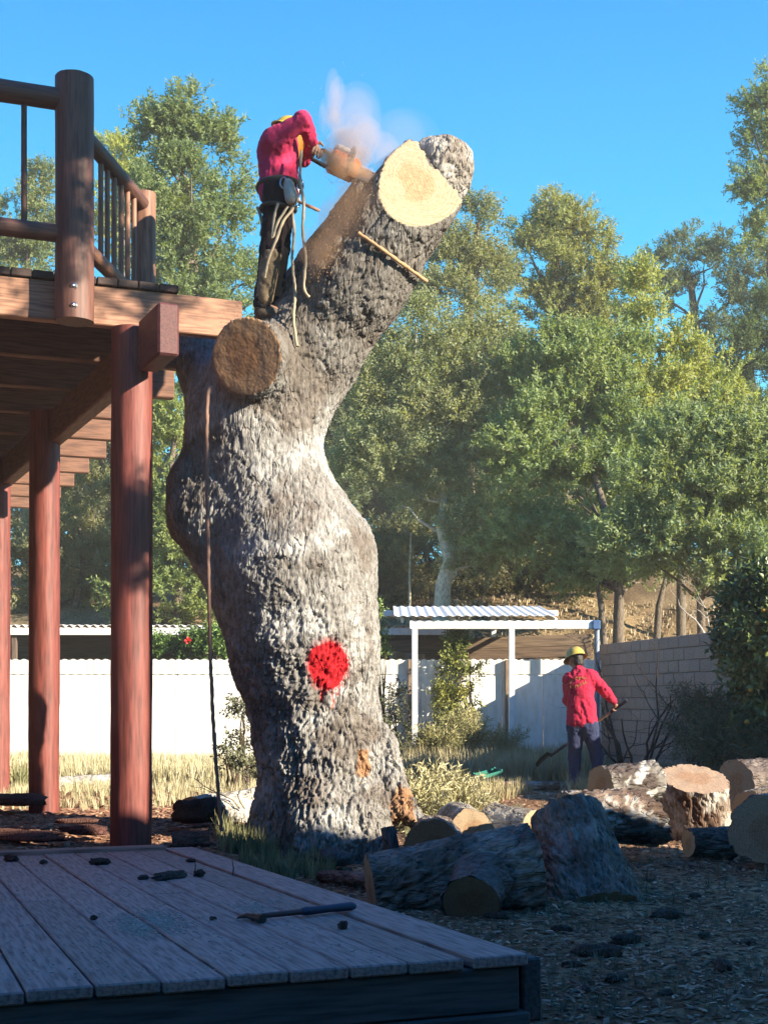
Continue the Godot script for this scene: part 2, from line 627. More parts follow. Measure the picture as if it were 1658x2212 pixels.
func build_ground() -> void:
	gn_big.noise_type = FastNoiseLite.TYPE_SIMPLEX_SMOOTH
	gn_big.frequency = 0.35
	gn_big.seed = 4
	gn_small.noise_type = FastNoiseLite.TYPE_SIMPLEX_SMOOTH
	gn_small.frequency = 2.2
	gn_small.fractal_octaves = 3
	gn_small.seed = 8
	var xs := PackedFloat32Array()
	var zs := PackedFloat32Array()
	var x := -5.0
	while x < 6.0:
		xs.append(x); x += 0.09
	var st := 0.12
	while x < 160.0:
		xs.append(x); st *= 1.13; x += st
	x = -5.0; st = 0.12
	var left := PackedFloat32Array()
	while x > -160.0:
		st *= 1.13; x -= st; left.append(x)
	left.reverse()
	xs = left + xs
	var d := 3.4
	while d < 15.0:
		zs.append(-d); d += 0.085
	st = 0.1
	while d < 300.0:
		zs.append(-d); st = minf(st * 1.07, 8.0); d += st
	var near := PackedFloat32Array()
	d = 3.4; st = 0.1
	while d > -90.0:
		st *= 1.2; d -= st; near.append(-d)
	near.reverse()
	zs = near + zs
	var m := MB.new()
	var tone := fnoise(FastNoiseLite.TYPE_SIMPLEX_SMOOTH, 0.8, 21, 4)
	var big := fnoise(FastNoiseLite.TYPE_SIMPLEX_SMOOTH, 0.16, 22, 3)
	for zz in zs:
		for xx in xs:
			var t := tone.get_noise_2d(xx, zz) * 0.5 + 0.5
			var bg := big.get_noise_2d(xx, zz) * 0.5 + 0.5
			var dark := Color(0.265, 0.155, 0.10)
			var pale := Color(0.48, 0.325, 0.215)
			var c := dark.lerp(pale, smoothstep(0.3, 0.75, t * 0.7 + bg * 0.3))
			var dd := -zz
			# red-brown bark mulch round the posts, dry straw by the fence and on the slope behind
			c = c.lerp(Color(0.34, 0.18, 0.125).lerp(Color(0.46, 0.28, 0.20), t), smoothstep(-0.7, -1.3, xx) * smoothstep(8.6, 9.5, dd) * (1.0 - smoothstep(13.5, 16.0, dd)))
			c = c.lerp(Color(0.42, 0.34, 0.20).lerp(Color(0.30, 0.25, 0.15), bg), smoothstep(16.0, 19.5, dd + bg * 2.0) * smoothstep(0.8, -0.4, xx) * (1.0 - smoothstep(25.5, 26.5, dd)))
			c = c.lerp(Color(0.17, 0.125, 0.082).lerp(Color(0.38, 0.30, 0.195), smoothstep(0.32, 0.66, t)), smoothstep(25.5, 27.0, dd))
			m.vert(Vector3(xx, hgt(xx, zz), zz), Vector2.ZERO, c)
	var w := xs.size()
	for j in zs.size() - 1:
		for k in w - 1:
			var a := j * w + k
			m.quad(a, a + w, a + w + 1, a + 1) if zs[j + 1] > zs[j] else m.quad(a, a + 1, a + w + 1, a + w)
	var mat := StandardMaterial3D.new()
	mat.vertex_color_use_as_albedo = true
	mat.albedo_texture = tex.soil
	mat.roughness = 1.0
	mat.metallic_specular = 0.15
	mat.uv1_triplanar = true
	mat.uv1_world_triplanar = true
	mat.uv1_scale = Vector3.ONE * 1.3
	mat.normal_enabled = true
	mat.normal_texture = tex.grain_normal
	mat.normal_scale = 0.8
	tag(obj(m.mesh(), mat, "ground"), "bare littered soil of the yard rising to a dry slope behind", "", "", "structure")

# =============================================================== the half-felled oak
var oak := Blob.new()
var oak_all := PackedInt32Array()
func on_oak(x: float, y: float, lift: float, first := 8.6) -> Vector3:      # where the bark is first met at this place of the layout
	var d := first
	while d < 11.8:
		if oak.f(P(x, y, d), oak_all) < lift: return P(x, y, d)
		d += 0.012
	return P(x, y, 10.2)

func build_oak() -> void:
	const D := 10.4
	var b := oak
	# [x, y, radius, depth] in layout pixels at the depth of the trunk
	var J := func(x: float, y: float, dz := 0.0) -> Vector3: return P(x, y, D + dz)
	var R := func(r: float) -> float: return r / F * D
	var run := [[702, 1885, 152], [700, 1750, 138], [690, 1600, 134], [657, 1400, 154], [625, 1210, 172], [560, 1010, 132], [554, 930, 132], [582, 845, 136]]
	for k in run.size() - 1:
		b.bone(J.call(run[k][0], run[k][1]), J.call(run[k + 1][0], run[k + 1][1]), R.call(run[k][2]), R.call(run[k + 1][2]), 0.12)
	b.bone(J.call(436, 1050, 0.0), J.call(448, 1110, -0.05), R.call(76), R.call(84), 0.2)        # the burl
	b.bone(J.call(452, 1120, 0.0), J.call(560, 1290, 0.0), R.call(66), R.call(80), 0.2)
	b.bone(J.call(752, 1180, -0.02), J.call(764, 1320, -0.02), R.call(40), R.call(34), 0.2)
	b.bone(J.call(790, 1180, 0.1), J.call(796, 1260, 0.1), R.call(14), R.call(10), 0.08)
	b.bone(J.call(520, 940, 0.1), J.call(447, 800, 0.35), R.call(118), R.call(60), 0.15)          # what is left of the limb behind the deck
	b.bone(J.call(447, 800, 0.35), J.call(428, 735, 0.4), R.call(60), R.call(52), 0.1)
	b.bone(J.call(597, 836, 0.0), J.call(662, 758, -0.02), R.call(130), R.call(114), 0.13)         # the leaning limb
	b.bone(J.call(662, 762, -0.02), J.call(768, 612, -0.2), R.call(112), R.call(102), 0.1)
	b.bone(J.call(768, 612, -0.2), P(960, 330, D - 0.5), R.call(106), R.call(84), 0.1)
	b.bone(J.call(600, 730, 0.22), P(800, 440, D + 0.12), R.call(70), R.call(58), 0.05)            # ridge along its left flank
	b.bone(J.call(590, 800, -0.05), P(512, 757, D - 0.95), R.call(84), R.call(74), 0.12)           # the stump the climber stands on
	b.bone(J.call(818, 1600, -0.1), J.call(872, 1745, -0.25), R.call(34), R.call(26), 0.08)        # buttress roots
	b.bone(J.call(872, 1745, -0.25), J.call(945, 1822, -0.3), R.call(26), R.call(20), 0.05)
	b.bone(J.call(600, 1780, -0.1), J.call(545, 1880, -0.2), R.call(60), R.call(45), 0.15)
	b.bone(J.call(690, 1760, -0.35), J.call(668, 1880, -0.55), R.call(60), R.call(40), 0.2)
	b.bone(J.call(775, 1740, -0.25), J.call(812, 1880, -0.42), R.call(50), R.call(44), 0.15)
	var face_at := P(908, 398, D - 0.50)
	var face_n := Vector3(0.30, 0.30, 0.90).normalized()
	var stump_at := P(534, 766, D - 0.72)
	var stump_n := Vector3(-0.34, -0.22, 0.92).normalized()
	b.cut(face_at, face_n, 1.1)
	var ridge_at := P(949, 358, D - 0.45)
	var ridge_n := Vector3(0.72, 0.62, -0.30).normalized()
	b.cut(ridge_at, ridge_n, 0.62)
	b.cut(stump_at, stump_n, 0.62)
	oak_all = PackedInt32Array(range(b.a.size()))
	b.nets(0.0122)
	var n := b.normals()
	# bark: plates with fissures between them, long ropes low on the trunk, wide plates on the limb
	var pl := cells(1.0, 31)
	var tone := fnoise(FastNoiseLite.TYPE_CELLULAR, 1.0, 31, 1)
	tone.cellular_return_type = FastNoiseLite.RETURN_CELL_VALUE
	tone.cellular_jitter = 1.0
	var warp := fnoise(FastNoiseLite.TYPE_SIMPLEX_SMOOTH, 3.2, 32, 3)
	var rough := fnoise(FastNoiseLite.TYPE_SIMPLEX_SMOOTH, 9.0, 33, 3)
	var fis := fnoise(FastNoiseLite.TYPE_SIMPLEX_SMOOTH, 1.0, 36, 2)
	var patch := fnoise(FastNoiseLite.TYPE_SIMPLEX_SMOOTH, 1.5, 34, 4)
	var L := (P(912, 385, D - 0.45) - P(655, 780, D)).normalized()
	var lb := frame(L, Vector3.BACK, Vector3.ZERO).basis.transposed()
	var col := PackedColorArray()
	col.resize(b.v.size())
	var uv := PackedVector2Array()
	uv.resize(b.v.size())
	var flat := PackedByteArray()
	flat.resize(b.v.size())
	var fork := P(640, 800, D)
	var paint_at := P(708, 1437, D - 0.5)
	var knot_at := P(786, 1648, D - 0.45)
	var torn_at := P(868, 1752, D - 0.4)
	var paint := PackedByteArray()
	paint.resize(b.v.size())
	for k in b.v.size():
		var p := b.v[k]
		var nn := n[k]
		if p.distance_to(face_at) < 0.75 and absf((p - face_at).dot(face_n)) < 0.006 and nn.dot(face_n) > 0.5: flat[k] = 1
		elif p.distance_to(stump_at) < 0.5 and absf((p - stump_at).dot(stump_n)) < 0.006 and nn.dot(stump_n) > 0.5: flat[k] = 2
		var w := warp.get_noise_3dv(p)
		var w2 := warp.get_noise_3dv(p + Vector3(7, 3, 1))
		var limb := smoothstep(-0.10, 0.15, (p - fork).dot(L))
		var g := rough.get_noise_3dv(p)
		var g2 := rough.get_noise_3dv(p + Vector3(3, 9, 4))
		var e := 0.0
		var tn := 0.0
		var amp := 0.0
		if limb < 1.0:
			# winding fissures that run up the trunk; finer cracks across the ridges between them
			var low := smoothstep(2.4, 0.9, p.y)
			var q := Vector3(p.x + 0.05 * w, p.y * lerpf(0.34, 0.24, low) + 0.05 * w2, p.z + 0.05 * w2)
			var s1 := smoothstep(0.0, lerpf(0.13, 0.20, low), absf(fis.get_noise_3dv(q * lerpf(8.5, 9.5, low))))
			var s2 := smoothstep(0.0, 0.15, absf(fis.get_noise_3dv(Vector3(q.x, q.y * 1.9, q.z) * 17.0 + Vector3(40, 7, 3))))
			var s3 := smoothstep(0.0, 0.10, pl.get_noise_3dv(Vector3(p.x, p.y * 0.7, p.z) * 8.0 + Vector3(g, g2, g) * 0.5) + 1.0)
			var s4 := smoothstep(0.0, 0.045, absf(fis.get_noise_3dv(Vector3(q.x, q.y * 0.8, q.z) * 3.1 + Vector3(5, 5, 5))))
			e = minf(minf(s1, 0.45 + 0.55 * s2), 0.35 + 0.65 * s3) - 0.9 * (1.0 - s4)
			tn = tone.get_noise_3dv(Vector3(p.x, p.y * 0.5, p.z) * 15.0 + Vector3(g, g2, g) * 0.4)
			amp = lerpf(0.014, 0.030, low)
		if limb > 0.0:
			var r := lb * p
			var q2 := Vector3(r.x * 0.42 + 0.05 * w, r.y + 0.05 * w2, r.z + 0.05 * w)
			var t1 := smoothstep(0.0, 0.10, absf(fis.get_noise_3dv(q2 * 6.5 + Vector3(3, 1, 9))))
			var t2 := smoothstep(0.0, 0.07, pl.get_noise_3dv(Vector3(r.x * 0.6, r.y, r.z) * 9.0 + Vector3(g, g2, g) * 0.45) + 1.0)
			var t3 := smoothstep(0.0, 0.15, absf(fis.get_noise_3dv(q2 * 16.0)))
			var t4 := smoothstep(0.0, 0.04, absf(fis.get_noise_3dv(q2 * 2.6 + Vector3(2, 8, 1))))
			var e2 := -1.1 * (1.0 - t4) + minf(minf(t1, 0.2 + 0.8 * t2), 0.6 + 0.4 * t3)
			e = lerpf(e, e2, limb)
			tn = lerpf(tn, tone.get_noise_3dv(Vector3(r.x * 0.6, r.y, r.z) * 9.0 + Vector3(g, g2, g) * 0.45), limb)
			amp = lerpf(amp, 0.017, limb)
		if flat[k] == 0:
			b.v[k] = p + nn * (amp * (e - 0.8) + amp * 0.16 * tn + 0.006 * g + 0.02 * w)
		else:
			var an: Vector3 = face_n if flat[k] == 1 else stump_n
			var ac: Vector3 = face_at if flat[k] == 1 else stump_at
			var ax := an.cross(Vector3.UP).normalized()
			var ay := ax.cross(an)
			uv[k] = Vector2((p - ac).dot(ax), -(p - ac).dot(ay)) / 0.74 + Vector2(0.5, 0.5)
			b.v[k] = p + an * 0.003 * g
			if flat[k] == 1 and (p - ridge_at).dot(ridge_n) > -0.07: b.v[k] += ridge_n * (0.05 * g + 0.05 * w)
		# pale lichen-grey plates, patches of browner bark
		var c := Color(0.27, 0.25, 0.235).lerp(Color(0.45, 0.44, 0.425), clampf(0.5 + 0.35 * tn, 0, 1))
		c = c.lerp(Color(0.17, 0.125, 0.095), smoothstep(0.06, 0.36, patch.get_noise_3dv(p)) * 0.55)
		c = c.lerp(Color(0.68, 0.68, 0.67), smoothstep(0.02, 0.40, patch.get_noise_3dv(p + Vector3(11, 5, 2)) + 0.08 * tn) * 0.6 * (1.0 - 0.5 * limb))
		c = c.lerp(Color(0.23, 0.19, 0.155), limb * 0.4)
		c = c * (0.80 - 0.14 * limb) * (1.0 + 0.12 * g)
		col[k] = Color(c.r, c.g, c.b)
		var pd := Vector2((p.x - paint_at.x) / 0.142, (p.y - paint_at.y) / 0.175)
		if p.z > -D and pd.length() + 0.09 * g + 0.10 * warp.get_noise_3dv(p * 2.0) < 1.0: paint[k] = 1
		var knot := Vector2((p.x - knot_at.x) / 0.055, (p.y - knot_at.y) / 0.115)
		var torn := Vector2((p.x - torn_at.x) / 0.10, (p.y - torn_at.y) / 0.19)
		if p.z > -D and (knot.length() + 0.5 * g + 0.4 * w < 1.0 or torn.length() + 0.3 * g + 0.3 * w < 1.0): paint[k] = 2
	var which := PackedByteArray()
	which.resize(b.t.size() / 3)
	for k in which.size():
		var i0 := b.t[k * 3]; var i1 := b.t[k * 3 + 1]; var i2 := b.t[k * 3 + 2]
		if flat[i0] == 1 and flat[i1] == 1 and flat[i2] == 1: which[k] = 1
		elif flat[i0] == 2 and flat[i1] == 2 and flat[i2] == 2: which[k] = 2
		elif paint[i0] == 1 and paint[i1] == 1 and paint[i2] == 1: which[k] = 3
		elif paint[i0] == 2 and paint[i1] == 2 and paint[i2] == 2: which[k] = 4
	for k in b.v.size():
		var pp := b.v[k]
		var pr := Vector2((pp.x - paint_at.x) / 0.142, (pp.y - paint_at.y) / 0.175)
		var mist := 0.0
		if pp.z > -D: 
			mist = smoothstep(1.30, 0.98, pr.length()) * clampf(0.55 + 1.1 * rough.get_noise_3dv(pp * 3.0), 0, 1)
			for dr in [[-0.05, 0.13], [0.035, 0.18], [0.08, 0.08]]:
				if absf(pp.x - paint_at.x - dr[0] - 0.004 * sin(pp.y * 60.0)) < 0.008 and pp.y < paint_at.y and pp.y > paint_at.y - 0.14 - dr[1]: mist = 0.8
		if paint[k] == 0 and mist > 0.0: col[k] = col[k].lerp(Color(0.60, 0.03, 0.04), mist * 0.8)
		if paint[k] == 1: col[k] = Color(0.64, 0.026, 0.036) * (0.85 + 0.35 * rough.get_noise_3dv(b.v[k] * 1.6))
		elif paint[k] == 2: col[k] = Color(0.37, 0.215, 0.125) * (1.0 + 0.5 * rough.get_noise_3dv(b.v[k] * Vector3(2, 0.6, 2)))
	n = b.normals()
	var o := thing("oak_tree", "huge half-felled oak with pale cracked bark, a red paint spot and sawn-off limbs", "tree")
	obj(b.part(which, 0, n, col), bark_mat(3.5), "trunk", o)
	tag(obj(b.part(which, 1, n, PackedColorArray(), uv), cut_mat(lin(0.48, 0.435, 0.375)), "cut_face", o), "fresh cream cut face of the leaning limb")
	tag(obj(b.part(which, 2, n, PackedColorArray(), uv), cut_mat(lin(0.50, 0.35, 0.25)), "cut_face", o), "brown cut face of the lower stub")
	tag(obj(b.part(which, 3, n, col), bark_mat(3.5), "paint_mark", o), "round red paint mark on the bark")
	tag(obj(b.part(which, 4, n, col), bark_mat(3.5), "bare_wood", o), "orange-brown bare wood where bark is torn off")
	# the uncut spur of bark that stands behind the fresh face
	var s := Blob.new()
	s.bone(P(840, 500, D + 0.14), P(948, 374, D - 0.02), 0.235, 0.245, 0.05)
	s.bone(P(948, 374, D - 0.02), P(958, 352, D - 0.04), 0.245, 0.22, 0.05)
	s.cut(P(955, 292, D), Vector3(0.35, 0.92, 0.0), 0.6)
	s.nets(0.0125)
	var sn := s.normals()
	var sc := PackedColorArray()
	for k in s.v.size():
		var p := s.v[k]
		var r := lb * p
		var w := warp.get_noise_3dv(p)
		var q := Vector3(r.x * 0.6 + 0.05 * w, r.y, r.z) * 11.0 + Vector3.ONE * rough.get_noise_3dv(p) * 0.3
		var e := minf(smoothstep(0.0, 0.10, pl.get_noise_3dv(q) + 1.0), smoothstep(0.0, 0.12, absf(fis.get_noise_3dv(Vector3(r.x * 0.42, r.y, r.z) * 7.0 + Vector3(0.4, 0.4, 0.4) * w))))
		s.v[k] = p + sn[k] * (0.022 * (e - 0.8) + 0.010 * rough.get_noise_3dv(p) + 0.04 * w)
		var c := Color(0.27, 0.235, 0.205).lerp(Color(0.46, 0.44, 0.42), clampf(0.5 + 0.5 * tone.get_noise_3dv(q), 0, 1))
		sc.append(c)
	obj(s.part(PackedByteArray(), 0, s.normals(), sc), bark_mat(3.5), "bark_spur", o)

# =============================================================== cut logs
# a log lying or standing with its axis along y from 0 to length; ragged bark, two sawn ends
func log_thing(called: String, label: String, from: Vector3, to: Vector3, r0: float, r1: float, seed: int, o: Dictionary = {}) -> Node3D:
	var t := thing(called, label, o.get("category", "log"), from, o.get("group", ""))
	var ax := to - from
	var len := ax.length()
	var side := ax.cross(Vector3(0.3, 1, 0.2)).normalized()
	t.transform = Transform3D(Basis(side, ax / len, side.cross(ax / len)), from)
	var seg := int(clampf(TAU * maxf(r0, r1) / 0.018, 40, 150))
	var rows := int(clampf(len / 0.02, 12, 90))
	var pl := cells(1.0, seed)
	var low := fnoise(FastNoiseLite.TYPE_SIMPLEX_SMOOTH, 1.0, seed + 1, 3)
	var tone := fnoise(FastNoiseLite.TYPE_SIMPLEX_SMOOTH, 2.6, seed + 2, 4)
	var amp: float = o.get("bark", 0.02)
	var ca: Color = o.get("dark", Color(0.15, 0.115, 0.09))
	var cb: Color = o.get("pale", Color(0.33, 0.30, 0.265))
	var lichen: float = o.get("lichen", 0.3)
	var m := MB.new()
	var tilt0: Vector2 = o.get("tilt0", Vector2.ZERO)      # slope of the cuts
	var tilt1: Vector2 = o.get("tilt1", Vector2.ZERO)
	var sq: float = o.get("squash", 1.0)
	for j in rows + 1:
		var f := float(j) / rows
		for s in seg:
			var a := TAU * s / seg
			var dir := Vector3(cos(a), 0, sin(a))
			var r := lerpf(r0, r1, f) * (1.0 + 0.13 * low.get_noise_3d(dir.x * 0.9, f * len, dir.z * 0.9) + 0.05 * low.get_noise_3d(dir.x * 3.0, f * len * 1.5 + 9.0, dir.z * 3.0))
			var q := Vector3(dir.x * r * 15.0, f * len * 6.0, dir.z * r * 15.0) + Vector3(1, 1, -1) * 0.5 * low.get_noise_3d(dir.x * r * 9.0, f * len * 7.0, dir.z * r * 9.0)
			var e := smoothstep(0.0, 0.12, pl.get_noise_3dv(q * 0.8) + 1.0)
			var fs := smoothstep(0.0, 0.13, absf(low.get_noise_3d(dir.x * r * 11.0, f * len * 3.4, dir.z * r * 11.0)))
			r += amp * (minf(fs, 0.4 + 0.6 * e) - 0.7)
			var p := dir * r
			p.z *= sq
			var lo := p.x * tilt0.x + p.z * tilt0.y
			var hi := len + p.x * tilt1.x + p.z * tilt1.y
			p.y = lerpf(lo, hi, f)
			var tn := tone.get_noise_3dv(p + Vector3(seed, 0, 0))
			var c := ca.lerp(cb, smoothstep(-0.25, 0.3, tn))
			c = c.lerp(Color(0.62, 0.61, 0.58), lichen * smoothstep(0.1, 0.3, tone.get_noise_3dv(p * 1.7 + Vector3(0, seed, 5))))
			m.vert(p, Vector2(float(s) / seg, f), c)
	for j in rows:
		for s in seg:
			var a := j * seg + s
			var b := j * seg + (s + 1) % seg
			m.quad(a, a + seg, b + seg, b)
	m.normals()
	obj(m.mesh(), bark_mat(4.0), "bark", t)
	for e in 2:
		var cp := MB.new()
		var base := rows * seg if e == 1 else 0
		var rr := r1 if e == 1 else r0
		var mid := Vector3.ZERO
		for s in seg: mid += m.v[base + s] / seg
		const RINGS := 7
		var jag: float = o.get("jag", 0.0)
		for k in RINGS + 1:
			var g := 1.0 - float(k) / RINGS
			for s in seg:
				var p := mid.lerp(m.v[base + s], g)
				p.y += (0.006 + jag * smoothstep(0.0, 0.5, g) * 0.0) * low.get_noise_3d(p.x * 9.0, e * 3.0, p.z * 9.0) + jag * (low.get_noise_3d(p.x * 14.0, e * 5.0, p.z * 14.0)) * (1.0 if g < 0.999 else 0.0)
				cp.vert(p, Vector2(p.x, p.z) / (2.3 * rr) + Vector2(0.52, 0.48))
		for k in RINGS:
			for s in seg:
				var a := k * seg + s
				var b := k * seg + (s + 1) % seg
				if e == 1: cp.quad(a, a + seg, b + seg, b)
				else: cp.quad(a, b, b + seg, a + seg)
		obj(cp.mesh(), cut_mat(o.get("cut1" if e == 1 else "cut0", lin(0.50, 0.38, 0.28))), "cut_end", t)
	return t

func build_logs() -> void:
	var sawn := lin(0.44, 0.385, 0.33)
	var aged_shaded := lin(0.26, 0.175, 0.13)  # darker wood; the stub and disc ends carry their shade in this colour
	var G := "oak logs strewn over the yard"
	# the long log in front, with the stub of a side limb towards the camera
	var d := 7.75
	var a := log_thing("oak_log", "thick dark log lying crosswise, nearest to the wooden platform", P(800, 1925, d), P(1150, 1880, d + 0.15), 0.20, 0.27, 101, {"group": G, "cut0": sawn, "cut1": sawn, "bark": 0.032, "dark": Color(0.22, 0.145, 0.115), "pale": Color(0.43, 0.31, 0.25), "lichen": 0.1})
	var stub_from := a.transform.affine_inverse() * P(1035, 1905, d - 0.1)
	var stub_to := a.transform.affine_inverse() * P(1016, 1952, d - 0.36)
	var sb := MB.new()
	var sn := fnoise(FastNoiseLite.TYPE_SIMPLEX_SMOOTH, 8.0, 5, 3)
	var pts := PackedVector3Array()
	var rad := PackedFloat32Array()
	for k in 25:
		pts.append(stub_from.lerp(stub_to, k / 24.0))
		rad.append(0.185 - 0.03 * sin(k / 24.0 * PI) - 0.02 * k / 24.0)
	sb.tube(pts, rad, 60, false, Color(0.24, 0.18, 0.16), 0.03, sn)
	sb.normals()
	obj(sb.mesh(), bark_mat(4.0), "limb_stub", a)
	var sc := MB.new()
	var nn := (stub_to - stub_from).normalized()
	var s1 := nn.cross(Vector3(0.2, 1, 0.1)).normalized()
	var s2 := nn.cross(s1)
	var c0 := sc.vert(stub_to - nn * 0.005, Vector2(0.5, 0.5))
	for k in 48:
		var an := TAU * k / 48.0
		var q := s1 * cos(an) + s2 * sin(an)
		sc.vert(stub_to + q * (0.158 + 0.012 * sn.get_noise_3dv(q * 0.3)) - nn * 0.004, Vector2(0.5 + 0.45 * cos(an), 0.5 + 0.45 * sin(an)))
	for k in 48: sc.tri(c0, c0 + 1 + (k + 1) % 48, c0 + 1 + k)
	obj(sc.mesh(), cut_mat(aged_shaded), "cut_end", a)
	# the big leaning block beside it
	log_thing("oak_log", "big dark log block leaning back on the pile, deep plated bark", P(1285, 1990, 8.05), P(1225, 1768, 8.6), 0.285, 0.235, 102, {"group": G, "cut0": sawn, "cut1": sawn, "bark": 0.03, "dark": Color(0.22, 0.155, 0.12), "pale": Color(0.41, 0.31, 0.25), "lichen": 0.12})
	# lying log behind it, white lichen on top
	log_thing("oak_log", "lying log with white lichen on top and a pale sawn right end", P(1296, 1700, 10.35), P(1412, 1686, 10.6), 0.165, 0.15, 103, {"group": G, "cut0": sawn, "cut1": sawn, "lichen": 1.0, "bark": 0.022, "dark": Color(0.11, 0.09, 0.08), "pale": Color(0.24, 0.22, 0.20)})
	log_thing("oak_log", "dark split log under the lichened one, ragged orange wood showing", P(1215, 1762, 9.6), P(1388, 1768, 9.9), 0.165, 0.205, 104, {"group": G, "cut0": sawn, "cut1": sawn, "lichen": 0.7, "bark": 0.03, "jag": 0.05, "tilt1": Vector2(0.5, -0.3), "dark": Color(0.12, 0.085, 0.07), "pale": Color(0.27, 0.20, 0.16)})
	# upright stump with the pinkish top
	log_thing("oak_stump", "upright log round with a pinkish sawn top tilted to the camera", P(1495, 1812, 11.4), P(1500, 1682, 11.25), 0.295, 0.285, 105, {"group": G, "cut1": lin(0.43, 0.36, 0.33), "tilt1": Vector2(0.12, -0.07), "bark": 0.03, "lichen": 0.45, "dark": Color(0.15, 0.095, 0.07), "pale": Color(0.36, 0.31, 0.26)})
	log_thing("oak_log", "small dark block lying in front of the upright round", P(1485, 1822, 9.9), P(1580, 1822, 10.0), 0.10, 0.12, 106, {"group": G, "lichen": 0.1, "cut0": sawn, "cut1": sawn})
	# right edge: end grain towards us
	log_thing("oak_log", "log at the right picture edge with its grey end grain facing us", P(1646, 1796, 9.25), P(1700, 1770, 10.1), 0.235, 0.23, 107, {"group": G, "cut0": sawn, "dark": Color(0.14, 0.115, 0.10)})
	log_thing("oak_log", "dark log behind the right-hand end-grain log, near the wall", P(1585, 1695, 12.6), P(1720, 1690, 13.0), 0.24, 0.25, 108, {"group": G, "cut0": sawn, "lichen": 0.1, "dark": Color(0.12, 0.09, 0.08), "pale": Color(0.22, 0.18, 0.16)})
	log_thing("oak_log", "brown log lying on the ground just right of the upright round", P(1616, 1748, 11.7), P(1700, 1725, 12.2), 0.16, 0.16, 109, {"group": G, "cut0": sawn, "lichen": 0.1})
	# the pair of sunlit pale logs right of the trunk
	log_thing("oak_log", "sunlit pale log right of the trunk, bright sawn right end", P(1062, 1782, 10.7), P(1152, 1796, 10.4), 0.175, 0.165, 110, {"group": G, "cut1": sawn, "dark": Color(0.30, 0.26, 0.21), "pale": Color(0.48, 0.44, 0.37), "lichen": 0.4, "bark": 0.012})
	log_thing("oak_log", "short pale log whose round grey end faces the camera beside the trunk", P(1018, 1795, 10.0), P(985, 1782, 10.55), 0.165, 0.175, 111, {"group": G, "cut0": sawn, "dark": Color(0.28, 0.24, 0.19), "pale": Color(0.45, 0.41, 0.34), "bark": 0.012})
	log_thing("oak_log", "low log with a dark brown end like a disc at the trunk's foot", P(934, 1834, 9.55), P(940, 1818, 10.0), 0.20, 0.20, 112, {"group": G, "cut0": aged_shaded, "dark": Color(0.14, 0.10, 0.08), "pale": Color(0.26, 0.21, 0.17)})
	# left of the trunk
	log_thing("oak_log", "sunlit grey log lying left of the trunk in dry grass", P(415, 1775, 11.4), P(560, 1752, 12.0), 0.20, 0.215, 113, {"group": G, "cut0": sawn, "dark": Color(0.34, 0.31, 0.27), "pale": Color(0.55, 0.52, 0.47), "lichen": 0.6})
	log_thing("bark_slab", "curled dark red-brown bark slab lying between post and grey log", P(372, 1818, 9.75), P(452, 1812, 9.8), 0.085, 0.10, 114, {"category": "bark slab", "cut0": aged_shaded, "cut1": aged_shaded, "dark": Color(0.12, 0.075, 0.06), "pale": Color(0.21, 0.135, 0.105), "lichen": 0.0, "squash": 0.7, "bark": 0.03})
	log_thing("weathered_log", "bleached grey log lying along the foot of the white fence", P(112, 1697, 18.6), P(262, 1690, 19.0), 0.11, 0.12, 115, {"dark": Color(0.42, 0.40, 0.37), "pale": Color(0.62, 0.60, 0.57), "lichen": 0.3, "cut0": sawn, "cut1": sawn})
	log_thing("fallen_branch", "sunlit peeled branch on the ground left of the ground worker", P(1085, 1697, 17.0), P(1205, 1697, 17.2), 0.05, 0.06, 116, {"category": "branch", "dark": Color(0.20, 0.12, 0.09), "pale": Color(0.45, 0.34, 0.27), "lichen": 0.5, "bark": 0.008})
	log_thing("broken_slab", "reddish slab of split wood lying between platform and trunk", P(700, 1893, 8.9), P(838, 1906, 8.3), 0.07, 0.11, 117, {"category": "wood slab", "dark": Color(0.20, 0.12, 0.095), "pale": Color(0.30, 0.20, 0.165), "lichen": 0.0, "squash": 0.55, "cut0": aged_shaded, "cut1": aged_shaded})
	log_thing("branch_stub", "short dark stub leaning against the trunk's right foot", P(846, 1838, 9.7), P(838, 1788, 9.75), 0.055, 0.05, 118, {"category": "branch", "dark": Color(0.10, 0.08, 0.075), "pale": Color(0.18, 0.15, 0.14), "lichen": 0.0, "bark": 0.008})

